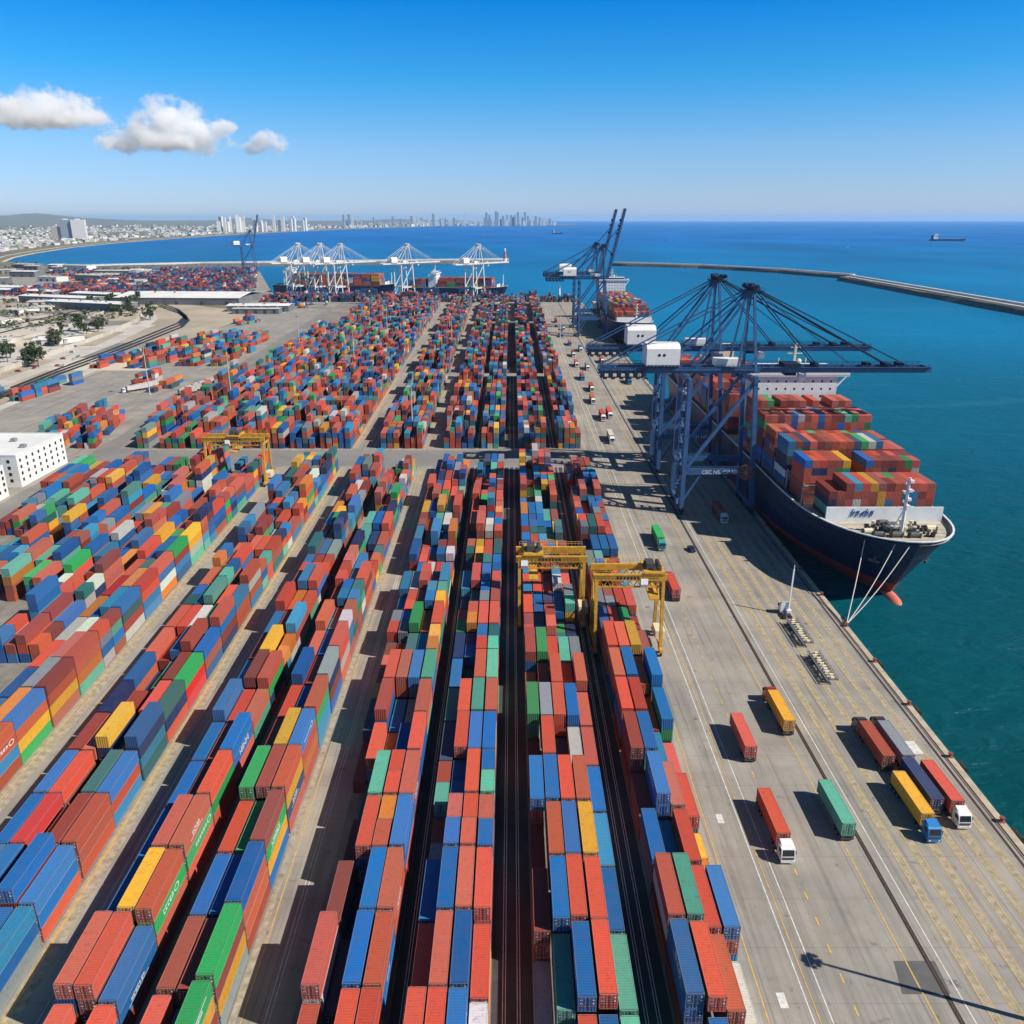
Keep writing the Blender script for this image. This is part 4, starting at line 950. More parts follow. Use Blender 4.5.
def superstructure(t, B, z0, h, y0, y1, wide=True):
    w = MB(); w.box(-B*.40,B*.40,y0,y1,z0,z0+h); so_ = obj('superstructure', w, M['wallw'], t)
    wn = MB(); wn.box(-.35,.35,-.04,.01,0,.8); wm = wn.mesh('window', M['glass'])
    for k in range(5 if wide else 2):
        for i in range(9): link('window', wm, so_, (-B*.34+B*.68*i/8, y0-.02, z0+h-2.6-k*3))
    b = MB(); b.box(-B*.5,B*.5,y0-1,y0+6,z0+h,z0+h+.5); b.box(-B*.36,B*.36,y0-.5,y1-4,z0+h+.5,z0+h+3.6)
    for s in (-1,1): b.box(s*B*.5-1.5*(s>0),s*B*.5+1.5*(s<0),y0-1,y0+6,z0+h+.5,z0+h+1.7); b.bar((s*B*.40,y0+2,z0+h-5),(s*B*.5,y0+2,z0+h),.8,.8)
    b.box(-B*.5,B*.5,y0-1.1,y0-.95,z0+h+.5,z0+h+1.7)
    bo = obj('bridge_deck', b, M['wallw'], t)
    g = MB(); g.box(-B*.35,B*.35,y0-.58,y0-.52,z0+h+1.9,z0+h+3.1); obj('bridge_window', g, M['glass'], bo)
    m_ = MB(); z = z0+h+3.6; m_.bar((0,y0+4,z),(0,y0+4,z+9),.8); m_.bar((-3,y0+4,z+5),(3,y0+4,z+5),.35); m_.bar((-2,y0+4,z+7.4),(2,y0+4,z+7.4),.3); m_.ball((2.5,y0+6,z+1.4),1.2); m_.ball((-4,y0+6,z+1),.9)
    for x in (-6,5): m_.bar((x,y0+5,z),(x,y0+5,z+3),.3)
    obj('radar_mast', m_, M['cream'], t)
def ship(name, label, B, L, H, loc, rz, bays, house, boxes_label, group='container ships at berth', funnel=None, near=False, fine=40, wall=24):
    t = thing(name, label, 'ship', loc, rz, group)
    h, d, r_, top = hull_mesh(L, B, H, fine=fine)
    ho = obj('hull', h, [M['hull'],M['boot']], t); obj('deck', d, M['deck'], t); obj('gunwale', r_, M['wallw'], ho)
    bb = MB(); bb.smooth = True; bb.ball((0,12*fine/40,-4.6),(2.5*B/43,8.5*fine/40,2.8),14,10); obj('bulbous_bow', bb, M['bulb'], t)
    ww = B*.42; zt = top(wall)
    w = MB(); w.box(-ww,ww,wall,wall+.5,zt-1.1,zt+3.7)
    for x in np.linspace(-ww+1.5,ww-1.5,12): w.box(x-.12,x+.12,wall+.5,wall+1.6,zt-1.1,zt+2.8)
    wo = obj('breakwater_wall', w, M['wallw'], t)
    m_ = MB(); m_.tube((0,wall*.5,zt-1),(0,wall*.5,zt+17),.6,8,0,.35); m_.bar((-2.4,wall*.5,zt+8),(2.4,wall*.5,zt+8),.4); m_.bar((-1.7,wall*.5,zt+13),(1.7,wall*.5,zt+13),.35)
    for z in (8.3,10.5,13.2,16): m_.cbox((.5,wall*.5-.3,zt+z),(1.1,1.0,.8)); m_.cbox((-.7,wall*.5,zt+z-.7),(.9,.9,.7))
    m_.bar((-2.2,wall*.5+2,zt-1),(0,wall*.5,zt+8),.3); m_.bar((2.2,wall*.5+2,zt-1),(0,wall*.5,zt+8),.3)
    obj('foremast', m_, M['white'], t)
    bx = Boxes(); zb = H+1.2
    for (s0, n, hs) in bays:
        hc = MB(); hc.box(-n*1.26,n*1.26,s0,s0+12.4,H-1.1,zb); obj('hatch_cover', hc, M['hatch'], t)
        kk = 'R'
        for c in range(n):
            hh = hs(c, n)
            for k in range(hh):
                if rnd.random() < .75: kk = rnd.choice('RRRROOOONNNNNKKKBBLDGGMYW')
                if rnd.random() < .3 and k < hh: bx.add((c-(n-1)/2)*2.52,s0+3.1,zb+.05+k*(CH+.01),6.06,kk); bx.add((c-(n-1)/2)*2.52,s0+9.25,zb+.05+k*(CH+.01),6.06,rnd.choice('RRONNKBG'))
                else: bx.add((c-(n-1)/2)*2.52,s0+6.15,zb+.05+k*(CH+.01),CL,kk)
    for (s0, n, hs) in bays:
        lb = MB()
        for x in np.linspace(-B*.46,B*.46,9): lb.box(x-.25,x+.25,s0+12.7,s0+13.2,H-1,H+7.5)
        lb.box(-B*.46,B*.46,s0+12.5,s0+13.4,H+6.6,H+6.9); lb.box(-B*.46,B*.46,s0+12.6,s0+13.3,H+3.6,H+3.9)
        obj('lashing_bridge', lb, M['grey'], t)
    superstructure(t, B, H-1.1, house[2], house[0], house[1])
    if funnel:
        f = MB(); f.prism_z([(-4,funnel),(4,funnel),(4.6,funnel+5),(3,funnel+9),(-3,funnel+9),(-4.6,funnel+5)], H-1, H+24); f.box(-3,3,funnel+2,funnel+7,H+24,H+25.5); obj('funnel', f, M['cream'], t)
    bo = bx.build('deck_containers', boxes_label); bo.location = loc; bo.rotation_euler = (0,0,rz); bo['group'] = 'containers stacked aboard ships'
    return t, wo, top
def full(h, amp=1, edge=0):
    return lambda c, n: max(1, h-(rnd.random() < .25)*amp-(edge if (c < 2 or c >= n-1) else 0))
SX, SY = 115.4, 213.5
nearbays = [(27.5,13,lambda c,n: 4 if c > 1 else 3),(44.3,15,lambda c,n: 5 if c < 6 else (3 if c < 8 else 5)),(58.6,16,lambda c,n: 6 if c < 13 else 5),
   (72.9,16,lambda c,n: 5 if c > 2 else 6),(87.2,16,lambda c,n: 7),(101.5,16,full(8)),(139,16,full(6)),(153.3,16,full(5)),(167.6,16,full(6)),(181.9,16,full(4)),(196.2,16,full(6)),(210.5,16,full(5)),(246,16,full(5)),(260.3,15,full(4)),(274.6,14,full(4))]
t, wall_o, top = ship('container_ship', 'large navy and red container ship moored at the quay, bow towards the viewer', 43, 296, 16.2, (SX,SY,0), 0, nearbays, (117,131,30),
   'coloured containers stacked on the large navy ship beneath the blue quay cranes', funnel=228)
def zf(s): return top(s)-1.1
for i in range(36):                               # winches, reels and ventilators of the forecastle
    s = rnd.uniform(8,22); x = rnd.uniform(-1,1)*(4+s*.5); z = zf(s)-.2; kk = rnd.choice((0,1,1,2))
    fd = MB(); nm = ('mooring_winch','ventilator','mooring_bitt')[i%3]
    if i % 3 == 0: fd.tube((x-1.3,s,z+1.0),(x+1.3,s,z+1.0),.85,10,kk); fd.cbox((x-1.5,s,z+.7),(.3,1.8,1.6),1); fd.cbox((x+1.5,s,z+.7),(.3,1.8,1.6),1); fd.cbox((x,s+1.0,z+.5),(2.9,.8,1.1),2)
    elif i % 3 == 1: fd.tube((x,s,z),(x,s,z+1.6),.32,8,kk); fd.tube((x,s,z+1.5),(x,s,z+2.1),.65,8,kk)
    else: fd.cbox((x,s,z+.25),(2.6,1.0,.5),kk); fd.tube((x-.6,s,z),(x-.6,s,z+1.4),.4,7,1); fd.tube((x+.6,s,z),(x+.6,s,z+1.4),.4,7,1)
    obj(nm, fd, [M['grey'],M['steel'],M['cream']], t)
lg = MB()
for k in range(5):                                # illegible blue lettering on the breakwater wall
    x = -10.5+k*1.45; z = top(24)+.6
    lg.bar((x,23.9,z),(x+.7,23.9,z+2.6-(k%3)*.6),.08,.34); lg.bar((x+.7,23.9,z+.2),(x+1.2,23.9,z+2.0),.08,.3); lg.bar((x,23.9,z+1.1+(k%2)*.4),(x+1.1,23.9,z+1.3),.08,.28)
obj('lettering', lg, M['blue_logo'], wall_o)
for sd in (-1,1):                                 # anchors stowed against the flare of the bow
    zz, ss = 10.5, 10.0; tq = (zz+3)/22.2; s0 = 13*(1-tq)**1.15; u = (ss-s0)/(40*(1+.9*(1-tq))); xb = 21.5*(1-(1-u)**(2.3-.5*(1-tq)))**(.5+.35*(1-tq))
    an = MB(); an.bar((sd*(xb-.5),ss-.3,zz+1.4),(sd*(xb+.1),ss-.5,zz-1.4),.7,.6); an.bar((sd*(xb-1.1),ss-1.6,zz-.9),(sd*(xb+1.1),ss+.8,zz-.9),.6,.8); obj('anchor', an, M['steel'], t)
BOLL = MB(); BOLL.tube((0,0,0),(0,0,.75),.28,10); BOLL.tube((0,0,.7),(0,0,.95),.48,10); BOLL.cbox((0,0,.04),(1.1,1.1,.08))
BOLL = BOLL.mesh('bollard', M['rust'])
for i, D in enumerate(np.arange(84,640,19.3)):
    D = 199.5 if abs(D-199.8) < 9.6 else D
    b = link('bollard', BOLL, None, (edge(D)-.5,float(D),.18)); 
    tag(b, 'rust red bollard on the quay edge, the one holding the bow mooring ropes' if D == 199.5 else 'rust red bollard on the pale quay edge, one of the line along the water', 'bollard', 'bollards along the quay edge')
FEN = MB(); FEN.tube((0,-1.3,0),(0,1.3,0),.75,10); FEN.tube((-.3,-1.4,0),(-.3,1.4,0),.35,8); FEN.cbox((-.75,0,.2),(.4,1.2,1.6))
FEN = FEN.mesh('quay_fender', M['tyre'])
for D in (120,140,160.5,181,205):
    tag(link('quay_fender', FEN, None, (edge(D)+1.05,D,-.9)), 'black rubber fender hanging on the quay wall, one of the row by the open water', 'fender', 'fenders on the quay wall')
for i, (x, s, l) in enumerate(((-11.5,9.5,'leftmost of the three'),(-5.8,2.7,'middle of the three'),(-2.6,.8,'rightmost of the three'))):
    a = Vector((SX+x, SY+s, top(s)-1.4)); b = Vector((edge(199.5)-.5,199.5,.75)); c = bpy.data.curves.new('mooring_rope','CURVE'); c.dimensions = '3D'; c.bevel_depth = .13
    sp = c.splines.new('POLY'); sp.points.add(12)
    for k in range(13): u = k/12; q = a.lerp(b,u); q.z -= 1.6*math.sin(math.pi*u); sp.points[k].co = (*q,1)
    c.materials.append(M['rope']); tmp = bpy.data.objects.new('r', c); me = bpy.data.meshes.new_from_object(tmp); bpy.data.objects.remove(tmp); tag(link('mooring_rope', me), f'pale mooring rope from the large ship bow to the bollard, {l}', 'rope', 'bow mooring ropes')
# second ship and the two across the basin
b2 = [(30+14.3*i, 13, full(5 if i > 0 else 3)) for i in range(12)]
ship('container_ship', 'dark container ship with white bridge berthed beyond the raised blue cranes', 38, 250, 16, (111.5,735,0), 0, b2, (206,219,26), 'red and brown containers stacked on the ship beyond the raised blue cranes')
b3 = [(22+13.6*i, 11, full(5,2)) for i in range(6)]+[(122+13.6*i, 11, full(4,2)) for i in range(2)]
ship('container_ship', 'small dark container ship across the basin with bow near the beacon', 30, 160, 10, (-6,1245,0), R(80), b3, (106,118,20), 'dark red containers stacked on the small ship near the beacon', fine=26, wall=14)
b4 = [(22+13.6*i, 13, full(6,2)) for i in range(10)]
ship('container_ship', 'dark container ship with orange bow superstructure behind three white cranes', 32, 190, 11, (-176,1285,0), R(84), b4, (160,172,22), 'dark containers stacked on the ship behind three white cranes', fine=26, wall=14)
def tanker(label, loc, rz, L, B, hullm, hh=7, name='cargo_ship'):
    t = thing(name, label, 'ship', loc, rz, 'ships out at sea')
    h, d, r_, top = hull_mesh(L, B, hh, 2, 26); obj('hull', h, [hullm,hullm], t); obj('deck', d, M['steel'], t)
    superstructure(t, B, hh-1, 20, L*.82, L*.93, False)
    f = MB(); f.prism_z([(-3,L*.94),(3,L*.94),(2.4,L*.98),(-2.4,L*.98)], hh-1, hh+20); obj('funnel', f, M['hull'], t)
    p = MB()
    for y in np.linspace(L*.12,L*.78,8): p.bar((0,y,hh-1),(0,y,hh+5),1.2); p.bar((-B*.3,y,hh+1.4),(B*.3,y,hh+1.4),.8)
    obj('deck_piping', p, M['cream'], t)
p_ = gp(966,241,SEA); tanker('dark tanker with white aft bridge far out on the open sea', (p_.x,p_.y,0), R(88), 190, 30, M['hull'])
p_ = gp(563,234,SEA); tanker('small white bridged ship crossing the bay before the distant city', (p_.x,p_.y,0), R(80), 85, 16, M['hull'], 6)
def yacht(label, x, y, h):
    q = gp(x,y,SEA); t = thing('sailing_boat', label, 'boat', (q.x,q.y,SEA), 1.1, 'white sailing boats on the bay')
    b = MB(); b.prism_z([(-1.6,4.5),(1.6,4.5),(2,0),(0,-7),(-2,0)], -.3, 1.3); b.box(-1,1,-1,2.5,1.3,2.0); obj('hull', b, M['white'], t)
    s_ = MB(); s_.prism_x([(3.8,2.6),(.1,2.6),(.1,h)], -.06, .06); s_.prism_x([(-.2,h*.9),(-.2,2.2),(-6,1.6)], -.06, .06); obj('sail', s_, M['white'], t)
    m_ = MB(); m_.tube((0,0,1),(0,0,h+.6),.1,6); m_.tube((0,.1,2.4),(0,3.9,2.4),.08,6); obj('mast', m_, M['grey'], t)
yacht('white sailing boat on the blue sea right of the raised booms', 670.5,241,26); yacht('white sailing boat on the blue sea before the long breakwater', 847,248,22); yacht('tiny white sailing boat near the far city', 484,236,24)
# beacon at the end of the inner breakwater
q = gp(505,264,0); t = thing('harbour_beacon', 'red and white beacon tower at the end of the inner breakwater', 'beacon', (q.x,q.y,4))
b = MB(); b.tube((0,0,0),(0,0,9),5,10,0,4.2); obj('base', b, M['white'], t); b = MB(); b.tube((0,0,9),(0,0,26),3.6,10,0,2.6); obj('tower', b, M['bulb'], t)
b = MB(); b.tube((0,0,26),(0,0,31),2,8); b.tube((0,0,31),(0,0,34),2.6,8,0,.2); obj('lantern', b, M['white'], t)
q = gp(557,290,0); t = thing('harbour_beacon', 'small red and white light tower at the end of the terminal quay', 'beacon', (66,1172,0))
b = MB(); b.tube((0,0,0),(0,0,6),2.2,8,0,1.8); b.tube((0,0,6),(0,0,15),1.7,8,1,1.2); b.tube((0,0,15),(0,0,18),1.0,8); obj('tower', b, [M['bulb'],M['white']], t)

# ------------------------------------------------------------------ light masts
def mast_thing(x, y, h, label):
    t = thing('light_mast', label, 'light mast', (x,y,0), 0, 'tall light masts')
    b = MB(); b.tube((0,0,0),(0,0,h),.42,8,0,.2); b.tube((0,0,0),(0,0,.6),.8,8); obj('pole', b, M['pale_conc'], t)
    c = MB(); c.tube((0,0,h-.4),(0,0,h),.9,10); 
    for a in range(8): c.cbox((1.15*math.cos(a*.785),1.15*math.sin(a*.785),h-.6),(.5,.5,.4),0,a*.785)
    obj('floodlight_ring', c, M['grey'], t)
mast_thing(73.0,82.6,28,'tall light mast at the lower right edge, its long shadow crossing the quay')
for px_, py_, l in ((232.5,407,'beside the pale road of the left yard'),(413,440,'at the cross road between the middle stacks'),(150,395,'among the sparse stacks west of the road'),(355,372,'in the middle of the far stacks'),(452,352,'behind the middle stacks'),(388,345,'beyond the middle stacks on the left'),(300,352,'at the edge of the far left stacks'),(560,338,'by the far quay road')):
    q = gp(px_,py_); mast_thing(q.x,q.y,30,'pale light mast standing '+l)

# ------------------------------------------------------------------ buildings on the land side
def facade_mat(name, wall, win, sx, sz):
    m = bpy.data.materials.new(name); m.use_nodes = True; t = m.node_tree; n = t.nodes; l = t.links; p = n['Principled BSDF']; p.inputs['Roughness'].default_value = .7
    tc = n.new('ShaderNodeTexCoord'); x = n.new('ShaderNodeSeparateXYZ'); l.new(tc.outputs['Object'], x.inputs[0])
    def mod(out, per, lim):
        a = n.new('ShaderNodeMath'); a.operation = 'FLOORED_MODULO'; a.inputs[1].default_value = per; l.new(out, a.inputs[0])
        b = n.new('ShaderNodeMath'); b.operation = 'GREATER_THAN'; b.inputs[1].default_value = per*lim; l.new(a.outputs[0], b.inputs[0]); return b
    ad = n.new('ShaderNodeMath'); ad.operation = 'ADD'; l.new(x.outputs[0], ad.inputs[0]); l.new(x.outputs[1], ad.inputs[1])
    u = mod(ad.outputs[0], sx, .45); v = mod(x.outputs[2], sz, .5)
    k = n.new('ShaderNodeMath'); k.operation = 'MULTIPLY'; l.new(u.outputs[0], k.inputs[0]); l.new(v.outputs[0], k.inputs[1])
    mx = n.new('ShaderNodeMix'); mx.data_type = 'RGBA'; mx.inputs[6].default_value = (*wall,1); mx.inputs[7].default_value = (*win,1); l.new(k.outputs[0], mx.inputs[0]); l.new(mx.outputs[2], p.inputs['Base Color'])
    return m
FW = facade_mat('white_facade', (.74,.72,.68), (.42,.43,.45), 6, 3.6); FB = facade_mat('blue_facade', (.30,.35,.41), (.12,.16,.21), 8, 4); FT_ = facade_mat('beige_facade', (.50,.45,.38), (.15,.15,.16), 7, 3.6)
def tower(label, cat, x, y, w, d, h, m, rz=0, group=None, name='tower_block'):
    t = thing(name, label, cat, (x,y,0), rz, group)
    b = MB(); b.box(-w/2,w/2,-d/2,d/2,-1,h); obj('wall', b, m, t)
    r_ = MB(); r_.box(-w/2-.4,w/2+.4,-d/2-.4,d/2+.4,h,h+1); r_.box(-w*.2,w*.15,-d*.2,d*.2,h+1,h+5); obj('roof', r_, M['roofw'], t)
    return t
for px_, w, hpx, l, m in ((58,50,11,'low wing beside them',FT_),(69,60,17,'darker middle one',FB),(81,70,17,'broad pale right one',FW)):
    q = gp(px_,240); s = q.y*1.062/815; tower(f'hotel tower on the left shore, {l}', 'hotel', q.x, q.y, w, 30, hpx*s, m, .2, 'hotel towers on the left shore')
for i in range(24):
    px_ = 213+i*3.6+rnd.uniform(-1,1)+(4 if i > 8 else 0); q = gp(px_, 233-.02*(px_-213)); s = q.y*1.062/815
    tower('white tower block in the cluster on the bay shore, one among many alike', 'tower', q.x, q.y+rnd.uniform(0,300), rnd.uniform(18,28), 24, rnd.uniform(8,15.5)*s*.93, FW, rnd.uniform(-.4,.4), 'white towers on the bay shore')
for i, (px_, hpx) in enumerate(((341,9),(346.5,9.5),(350,8),(391,7.5),(410,8),(432,10),(434.5,9),(464,10),(486,11),(489,9),(495.5,12),(497.5,11),(503,8),(507,9),(511,8.5),(515,9),(518,11),(521,10),(525,11),(528,8),(532,7),(536,7.5),(540,6.5),(545,6),(550,5.5),(555,5),(399,6),(420,6.5),(444,6),(453,6.5),(474,7),(480,7.5))):
    q = gp(px_, 226.2-.006*max(0,px_-480)); s = q.y*1.062/815
    tower('hazy skyscraper on the far city skyline, one among many alike', 'skyscraper', q.x, q.y+250, rnd.uniform(1.3,2.2)*s, 1.3*s, (hpx+.6)*s, FB if rnd.random() < .65 else FW, 0, 'skyscrapers of the far skyline')
for i in range(56):
    px_ = min(556,max(338,rnd.choice((350,410,440,490,505,518,530,545))+rnd.gauss(0,11))); q = gp(px_, 226.2-.006*max(0,px_-480)); s = q.y*1.062/815
    tower('hazy skyscraper on the far city skyline, one among many alike', 'skyscraper', q.x, q.y+rnd.uniform(200,700), rnd.uniform(1.2,3)*s, 1.3*s, rnd.uniform(3.5,7.5)*s, FW if rnd.random() < .7 else FB, 0, 'skyscrapers of the far skyline')
city = Boxes()
PALB = {'1':(.66,.64,.60),'2':(.52,.47,.40),'3':(.70,.70,.70),'4':(.34,.30,.27)}
for k, c in PALB.items(): PAL[k] = (c,'')
def on_coast(D):
    for i in range(len(COAST)-1):
        a, b = COAST[i], COAST[i+1]
        if a[1] <= D <= b[1]: return a[0]+(b[0]-a[0])*(D-a[1])/(b[1]-a[1])
    return COAST[-1][0]
for i in range(7400):                             # the city and the towns that read as one mass
    D = 2400*(18500/2400)**rnd.random() if i < 5200 else rnd.uniform(13500,18500); cx = on_coast(D); back = (60+.02*D)+abs(rnd.gauss(0,1))*(500+.16*D)
    g_ = math.sin(D*.0016+back*.0011)+math.sin(back*.0031+1.3)+math.sin(D*.004)
    if g_ < -.4 and rnd.random() < .8: continue
    f = 1+D/16000; h = rnd.choice((5,7,8,11,14))*(1+max(0,D-9000)/9000*3.2)
    x_, y_ = (cx-back, D) if D < 13500 else (cx-back*.25, D+back*.8)
    city.add(x_, y_, -1, rnd.uniform(10,24)*f, rnd.choice('11122334'), rnd.uniform(-.6,.6), rnd.uniform(10,30)*f, h)
flat = mat('town_wall', (.6,.6,.6), .8, attr='Col')
city.build('distant_town', 'pale distant town and city spread along the hazy far shore', 'town', flat)
def shed(label, x0, x1, y0, y1, h, rz=0, wall='greywall', roof='roofw', name='warehouse', doors=5, group='warehouses', windows=0):
    cx, cy = (x0+x1)/2, (y0+y1)/2; w, d = x1-x0, y1-y0
    t = thing(name, label, 'warehouse' if name == 'warehouse' else 'building', (cx,cy,0), rz, group)
    b = MB(); b.box(-w/2,w/2,-d/2,d/2,0,h); wo = obj('wall', b, M[wall], t)
    r_ = MB()
    if windows: r_.box(-w/2,w/2,-d/2,d/2,h+.004,h+.35); r_.box(-w/2-.1,-w/2+.3,-d/2,d/2,h+.35,h+1); r_.box(w/2-.3,w/2+.1,-d/2,d/2,h+.35,h+1); r_.box(-w/2+.3,w/2-.3,-d/2-.1,-d/2+.3,h+.35,h+1); r_.box(-w/2+.3,w/2-.3,d/2-.3,d/2+.1,h+.35,h+1)
    else: r_.prism_x([(-d/2-.6,h),(0,h+d*.05),(d/2+.6,h),(d/2+.6,h-.3),(0,h+d*.05-.4),(-d/2-.6,h-.3)], -w/2-.6, w/2+.6)
    ro = obj('roof', r_, M[roof], t)
    for i in range(6):
        v = MB(); v.cbox((-w*.42+w*.84*i/5,rnd.uniform(-.25,.25)*d,h+(.7 if windows else d*.05)+.3),(2.2,2.0,1.6))
        obj('roof_vent', v, M['grey'], ro)
    for i in range(doors):
        g_ = MB(); x = -w/2+w*(i+.5)/doors; g_.box(x-2,x+2,-d/2-.08,-d/2-.02,0,4.5); obj('door', g_, M['steel'], wo)
    wn = MB(); wn.box(-.6,.6,-.06,.02,0,1.3); wm = wn.mesh('window', M['glass'])
    for k in range(windows):                      # small dark openings on the two seen faces
        z = 2.2+k*(h-2)/windows
        for i in range(8): link('window', wm, wo, (w/2+.02,-d/2+d*(i+.5)/8,z), P_/2); link('window', wm, wo, (-w/2+w*(i+.5)/8,-d/2-.02,z))
    return t
shed('white flat roofed building with rows of small windows, larger one at the left edge', -262, -204, 323, 360, 13, 0, 'white', 'roofw', 'office_building', 0, 'white buildings at the left edge', 4)
shed('white flat roofed building with small windows, nearer and smaller one at the left edge', -255, -203, 284, 312, 12, 0, 'white', 'roofw', 'office_building', 0, 'white buildings at the left edge', 4)
shed('long warehouse with a broad white roof beside the far terminal', -520, -352, 1095, 1185, 9, -.06)
shed('low white roofed shed right of the long warehouse', -345, -270, 1010, 1040, 7, 0)
shed('low grey shed in the yard west of the access road', -330, -275, 985, 1000, 6, 0, roof='pale_conc')
for i, (a, b) in enumerate(((6,292),(30,296),(62,303),(92,309),(112,300))):
    q = gp(a,b); shed(f'long dark walled shed with pale roof, {ORD[i]} of the row by the inland railway', q.x-60, q.x+60, q.y-14, q.y+14, 9, -.35, doors=6, group='sheds by the inland railway')
for i in range(30):
    q = gp(rnd.uniform(-10,150), rnd.uniform(266,290)) if i < 20 else gp(rnd.uniform(-5,72), rnd.uniform(300,345)); w = rnd.uniform(30,70) if i < 20 else rnd.uniform(14,34)
    shed('low pale industrial shed on the coastal plain, one among many alike', q.x-w/2, q.x+w/2, q.y-14, q.y+14, rnd.uniform(6,11) if i < 20 else rnd.uniform(3.5,6), rnd.uniform(-.4,.4), wall=rnd.choice(('offwhite','greywall','offwhite')), roof=rnd.choice(('roofw','pale_conc','pale_conc')), doors=3, group='industrial sheds on the coastal plain')

for l, pts, h in (('beside the inland railway', ((-60,402),(0,373),(60,352),(108,335),(136,322),(143,315)), 3.2),('above the inland road', ((-60,372),(0,345),(60,330),(104,313)), 2.6),('along the country road', ((-60,312),(0,312),(60,314),(105,320)), 2.6)):
    wb = MB(); pp = densify(px(*pts), 30)
    for a, b in zip(pp, pp[1:]): wb.bar((a[0],a[1],h/2),(b[0],b[1],h/2),1.0,h)
    tag(obj('retaining_wall', wb, M['pale_conc']), f'long low pale retaining wall {l}', 'wall', 'inland retaining walls')
# ------------------------------------------------------------------ trees
def tree_meshes(seed, m, h=9, w=4.2):
    r = random.Random(seed); tr = MB(); tr.tube((0,0,0),(0,0,h*.45),.3,7,0,.2)
    for k in range(5): a = k*1.26+r.random(); tr.tube((0,0,h*(.3+.05*k)),(math.cos(a)*w*.5,math.sin(a)*w*.5,h*(.55+.06*k)),.14,5,0,.05)
    lf = MB(); cl = [(r.gauss(0,w*.38),r.gauss(0,w*.38),h*r.uniform(.42,.92),r.uniform(.8,1.6)) for _ in range(16)]
    for cx, cy, cz, cr in cl:
        for _ in range(46):
            d = Vector((r.gauss(0,1),r.gauss(0,1),r.gauss(0,.8))).normalized()*cr*r.uniform(.5,1.1); c = Vector((cx,cy,cz))+d
            a = Vector((r.gauss(0,1),r.gauss(0,1),r.gauss(0,1))).normalized()*.34; b = a.cross(Vector((r.gauss(0,1),r.gauss(0,1),r.gauss(0,1)))).normalized()*.3
            lf.add([c-a-b,c+a-b,c+a+b,c-a+b], [(0,1,2,3)])
    return tr.mesh('trunk', M['bark']), lf.mesh('crown', m)
TREES = [tree_meshes(1,M['leaf'],10,4.6), tree_meshes(2,M['olive'],8,4.2), tree_meshes(3,M['leaf'],12,4.0)]
def tree(x, y, k, s, label, group):
    t = thing('tree', label, 'tree', (x,y,-.1), rnd.uniform(0,6), group); t.scale = (s,s,s*rnd.uniform(.85,1.15))
    link('trunk', TREES[k][0], t); link('crown', TREES[k][1], t)
for i in range(70):
    px_ = 118+rnd.gauss(0,17); py_ = 296+(px_-85)*.35+rnd.gauss(0,6)
    if i > 42: px_ = rnd.uniform(45,105); py_ = 345-(px_-45)*.32+rnd.gauss(0,4)
    if i > 60: px_ = rnd.uniform(0,60); py_ = rnd.uniform(352,372)
    q = gp(px_, py_); tree(q.x, q.y, i%3, rnd.uniform(.7,1.5), 'dark green tree in the scattered grove by the inland railway, one among many alike', 'trees by the inland railway')
sb = MB()
for i in range(900):
    px_ = rnd.uniform(-5,200); py_ = rnd.uniform(262,345)
    if py_ > 345-px_*.22: continue
    q = gp(px_, py_); f = rnd.uniform(.8,2.6)
    if math.sin(q.x*.02)+math.sin(q.y*.011+q.x*.007) < .1: continue
    for k in range(5):
        c = (q.x+rnd.gauss(0,2*f),q.y+rnd.gauss(0,2*f),rnd.uniform(.2,1.1)*f); a = Vector((rnd.gauss(0,1),rnd.gauss(0,1),rnd.gauss(0,1))).normalized()*f; b = a.cross(Vector((0.3,.2,1))).normalized()*f*.7; c = Vector(c)
        sb.add([c-a-b,c+a-b,c+a+b,c-a+b], [(0,1,2,3)])
tag(obj('shrubs', sb, M['olive']), 'olive green scrub scattered over the sandy coastal land', 'shrubs', kind='stuff')

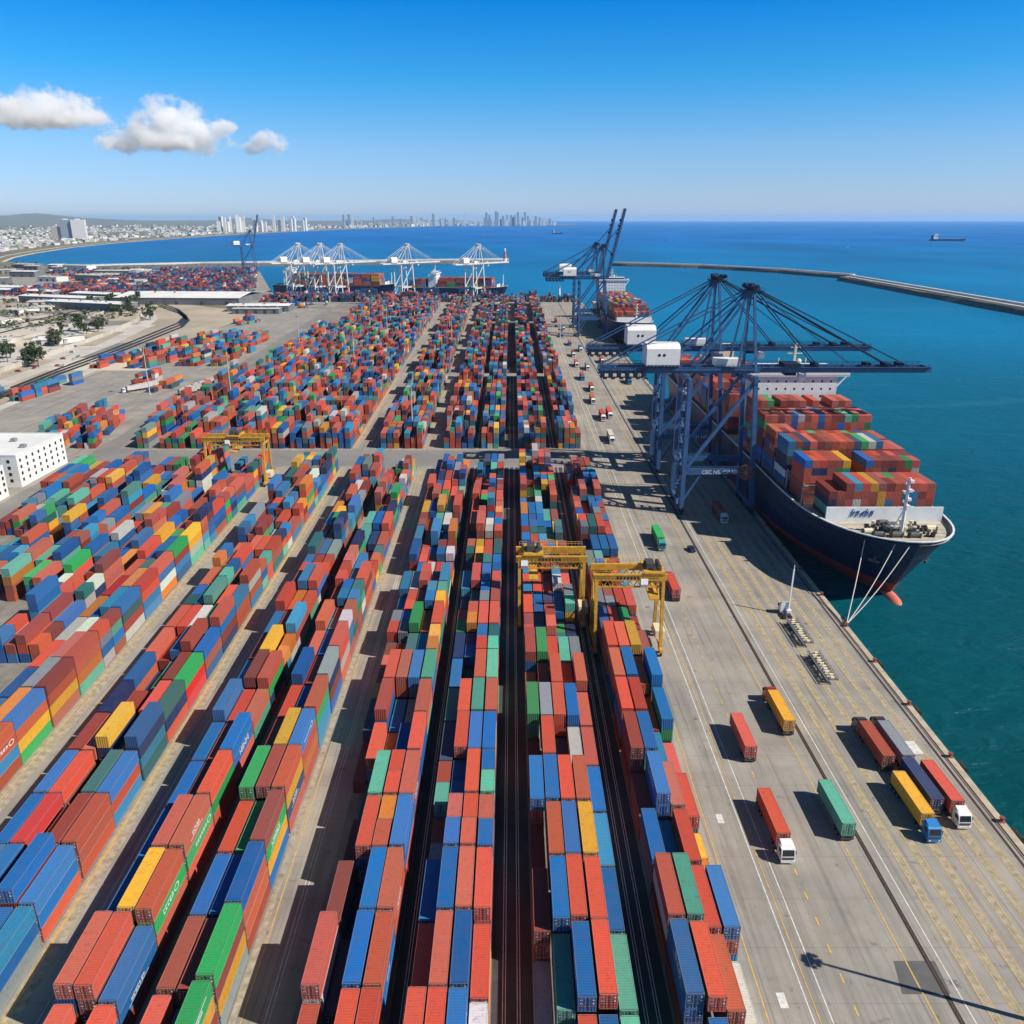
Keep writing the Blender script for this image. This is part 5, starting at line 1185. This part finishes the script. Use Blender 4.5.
# ------------------------------------------------------------------ air and clouds
hz = MB(); hz.box(-41500,41500,-950,61500,-12,320)
m = bpy.data.materials.new('haze_air'); m.use_nodes = True; n = m.node_tree.nodes; n.remove(n['Principled BSDF'])
v = n.new('ShaderNodeVolumePrincipled'); v.inputs['Color'].default_value = (.45,.74,1.0,1); v.inputs['Density'].default_value = 2.3e-5; v.inputs['Anisotropy'].default_value = .1
m.node_tree.links.new(v.outputs[0], n['Material Output'].inputs['Volume'])
tag(obj('haze', hz, m), 'thin pale haze over the whole harbour', 'haze', kind='stuff')
def cloud_mat(seed, sc):
    m = bpy.data.materials.new('cloud_vapour'); m.use_nodes = True; t = m.node_tree; n = t.nodes; l = t.links; n.remove(n['Principled BSDF'])
    tc = n.new('ShaderNodeTexCoord'); v = n.new('ShaderNodeVolumePrincipled'); v.inputs['Anisotropy'].default_value = .0; v.inputs['Color'].default_value = (.995,.995,.995,1)
    nz = n.new('ShaderNodeTexNoise'); nz.inputs['Scale'].default_value = 1/180; nz.inputs['Detail'].default_value = 9; nz.inputs['Roughness'].default_value = .68
    ad = n.new('ShaderNodeVectorMath'); ad.operation = 'ADD'; ad.inputs[1].default_value = (seed*731,seed*377,0); l.new(tc.outputs['Object'], ad.inputs[0]); l.new(ad.outputs[0], nz.inputs['Vector'])
    prev = None
    for (cx,cy,cz,rx,ry,rz) in sc:
        s = n.new('ShaderNodeVectorMath'); s.operation = 'SUBTRACT'; s.inputs[1].default_value = (cx,cy,cz); l.new(tc.outputs['Object'], s.inputs[0])
        d = n.new('ShaderNodeVectorMath'); d.operation = 'DIVIDE'; d.inputs[1].default_value = (rx,ry,rz); l.new(s.outputs[0], d.inputs[0])
        e = n.new('ShaderNodeVectorMath'); e.operation = 'LENGTH'; l.new(d.outputs[0], e.inputs[0])
        o = n.new('ShaderNodeMath'); o.operation = 'SUBTRACT'; o.inputs[0].default_value = 1; l.new(e.outputs['Value'], o.inputs[1])
        if prev is None: prev = o
        else: q = n.new('ShaderNodeMath'); q.operation = 'MAXIMUM'; l.new(prev.outputs[0], q.inputs[0]); l.new(o.outputs[0], q.inputs[1]); prev = q
    mr = n.new('ShaderNodeMath'); mr.operation = 'MULTIPLY_ADD'; mr.inputs[1].default_value = 3.5; mr.inputs[2].default_value = -1.9; l.new(nz.outputs[0], mr.inputs[0])
    a2 = n.new('ShaderNodeMath'); a2.operation = 'ADD'; l.new(mr.outputs[0], a2.inputs[0]); l.new(prev.outputs[0], a2.inputs[1])
    r_ = n.new('ShaderNodeMapRange'); r_.inputs[1].default_value = .0; r_.inputs[2].default_value = .5; r_.inputs[4].default_value = .013; l.new(a2.outputs[0], r_.inputs[0])
    l.new(r_.outputs[0], v.inputs['Density']); l.new(v.outputs[0], t.nodes['Material Output'].inputs['Volume']); return m
def cloud(label, pxc, pyc, wpx, hpx, lobes, seed):
    D = 10000; c_, s_ = math.cos(PITCH), math.sin(PITCH); v_ = (512-pyc)/815; tt = D/(c_+v_*s_); sc = tt/815
    X = (pxc-512)*sc; Z = 105+tt*(v_*c_-s_)
    W_, H_ = wpx*sc, hpx*sc
    L_ = [(a*W_/2,0,b*H_/2,c*W_/2,c*W_/2*.8,d*H_/2) for a,b,c,d in lobes]
    b = MB(); b.box(-W_*.62,W_*.62,-W_*.5,W_*.5,-H_*.7,H_*.75)
    tag(obj('cloud', b, cloud_mat(seed, L_), None, (X,D,Z)), label, 'cloud', 'small white clouds')
cloud('long flat white cloud at the left edge of the sky', 48, 112, 118, 44, [(-.6,.1,.6,.75),(.1,.15,.7,.85),(.6,-.25,.5,.5),(-.2,-.3,.9,.45)], 1)
cloud('largest puffy white cloud, middle of the three', 172, 130, 146, 52, [(.0,.2,.5,.95),(.35,-.1,.4,.8),(-.35,-.15,.5,.65),(.66,.12,.3,.3),(-.7,-.5,.4,.35),(0,-.4,.8,.4)], 2)
cloud('smallest white cloud, rightmost of the three', 266, 143, 56, 24, [(0,.1,.7,.95),(-.4,-.3,.55,.55),(.45,-.2,.5,.5)], 3)
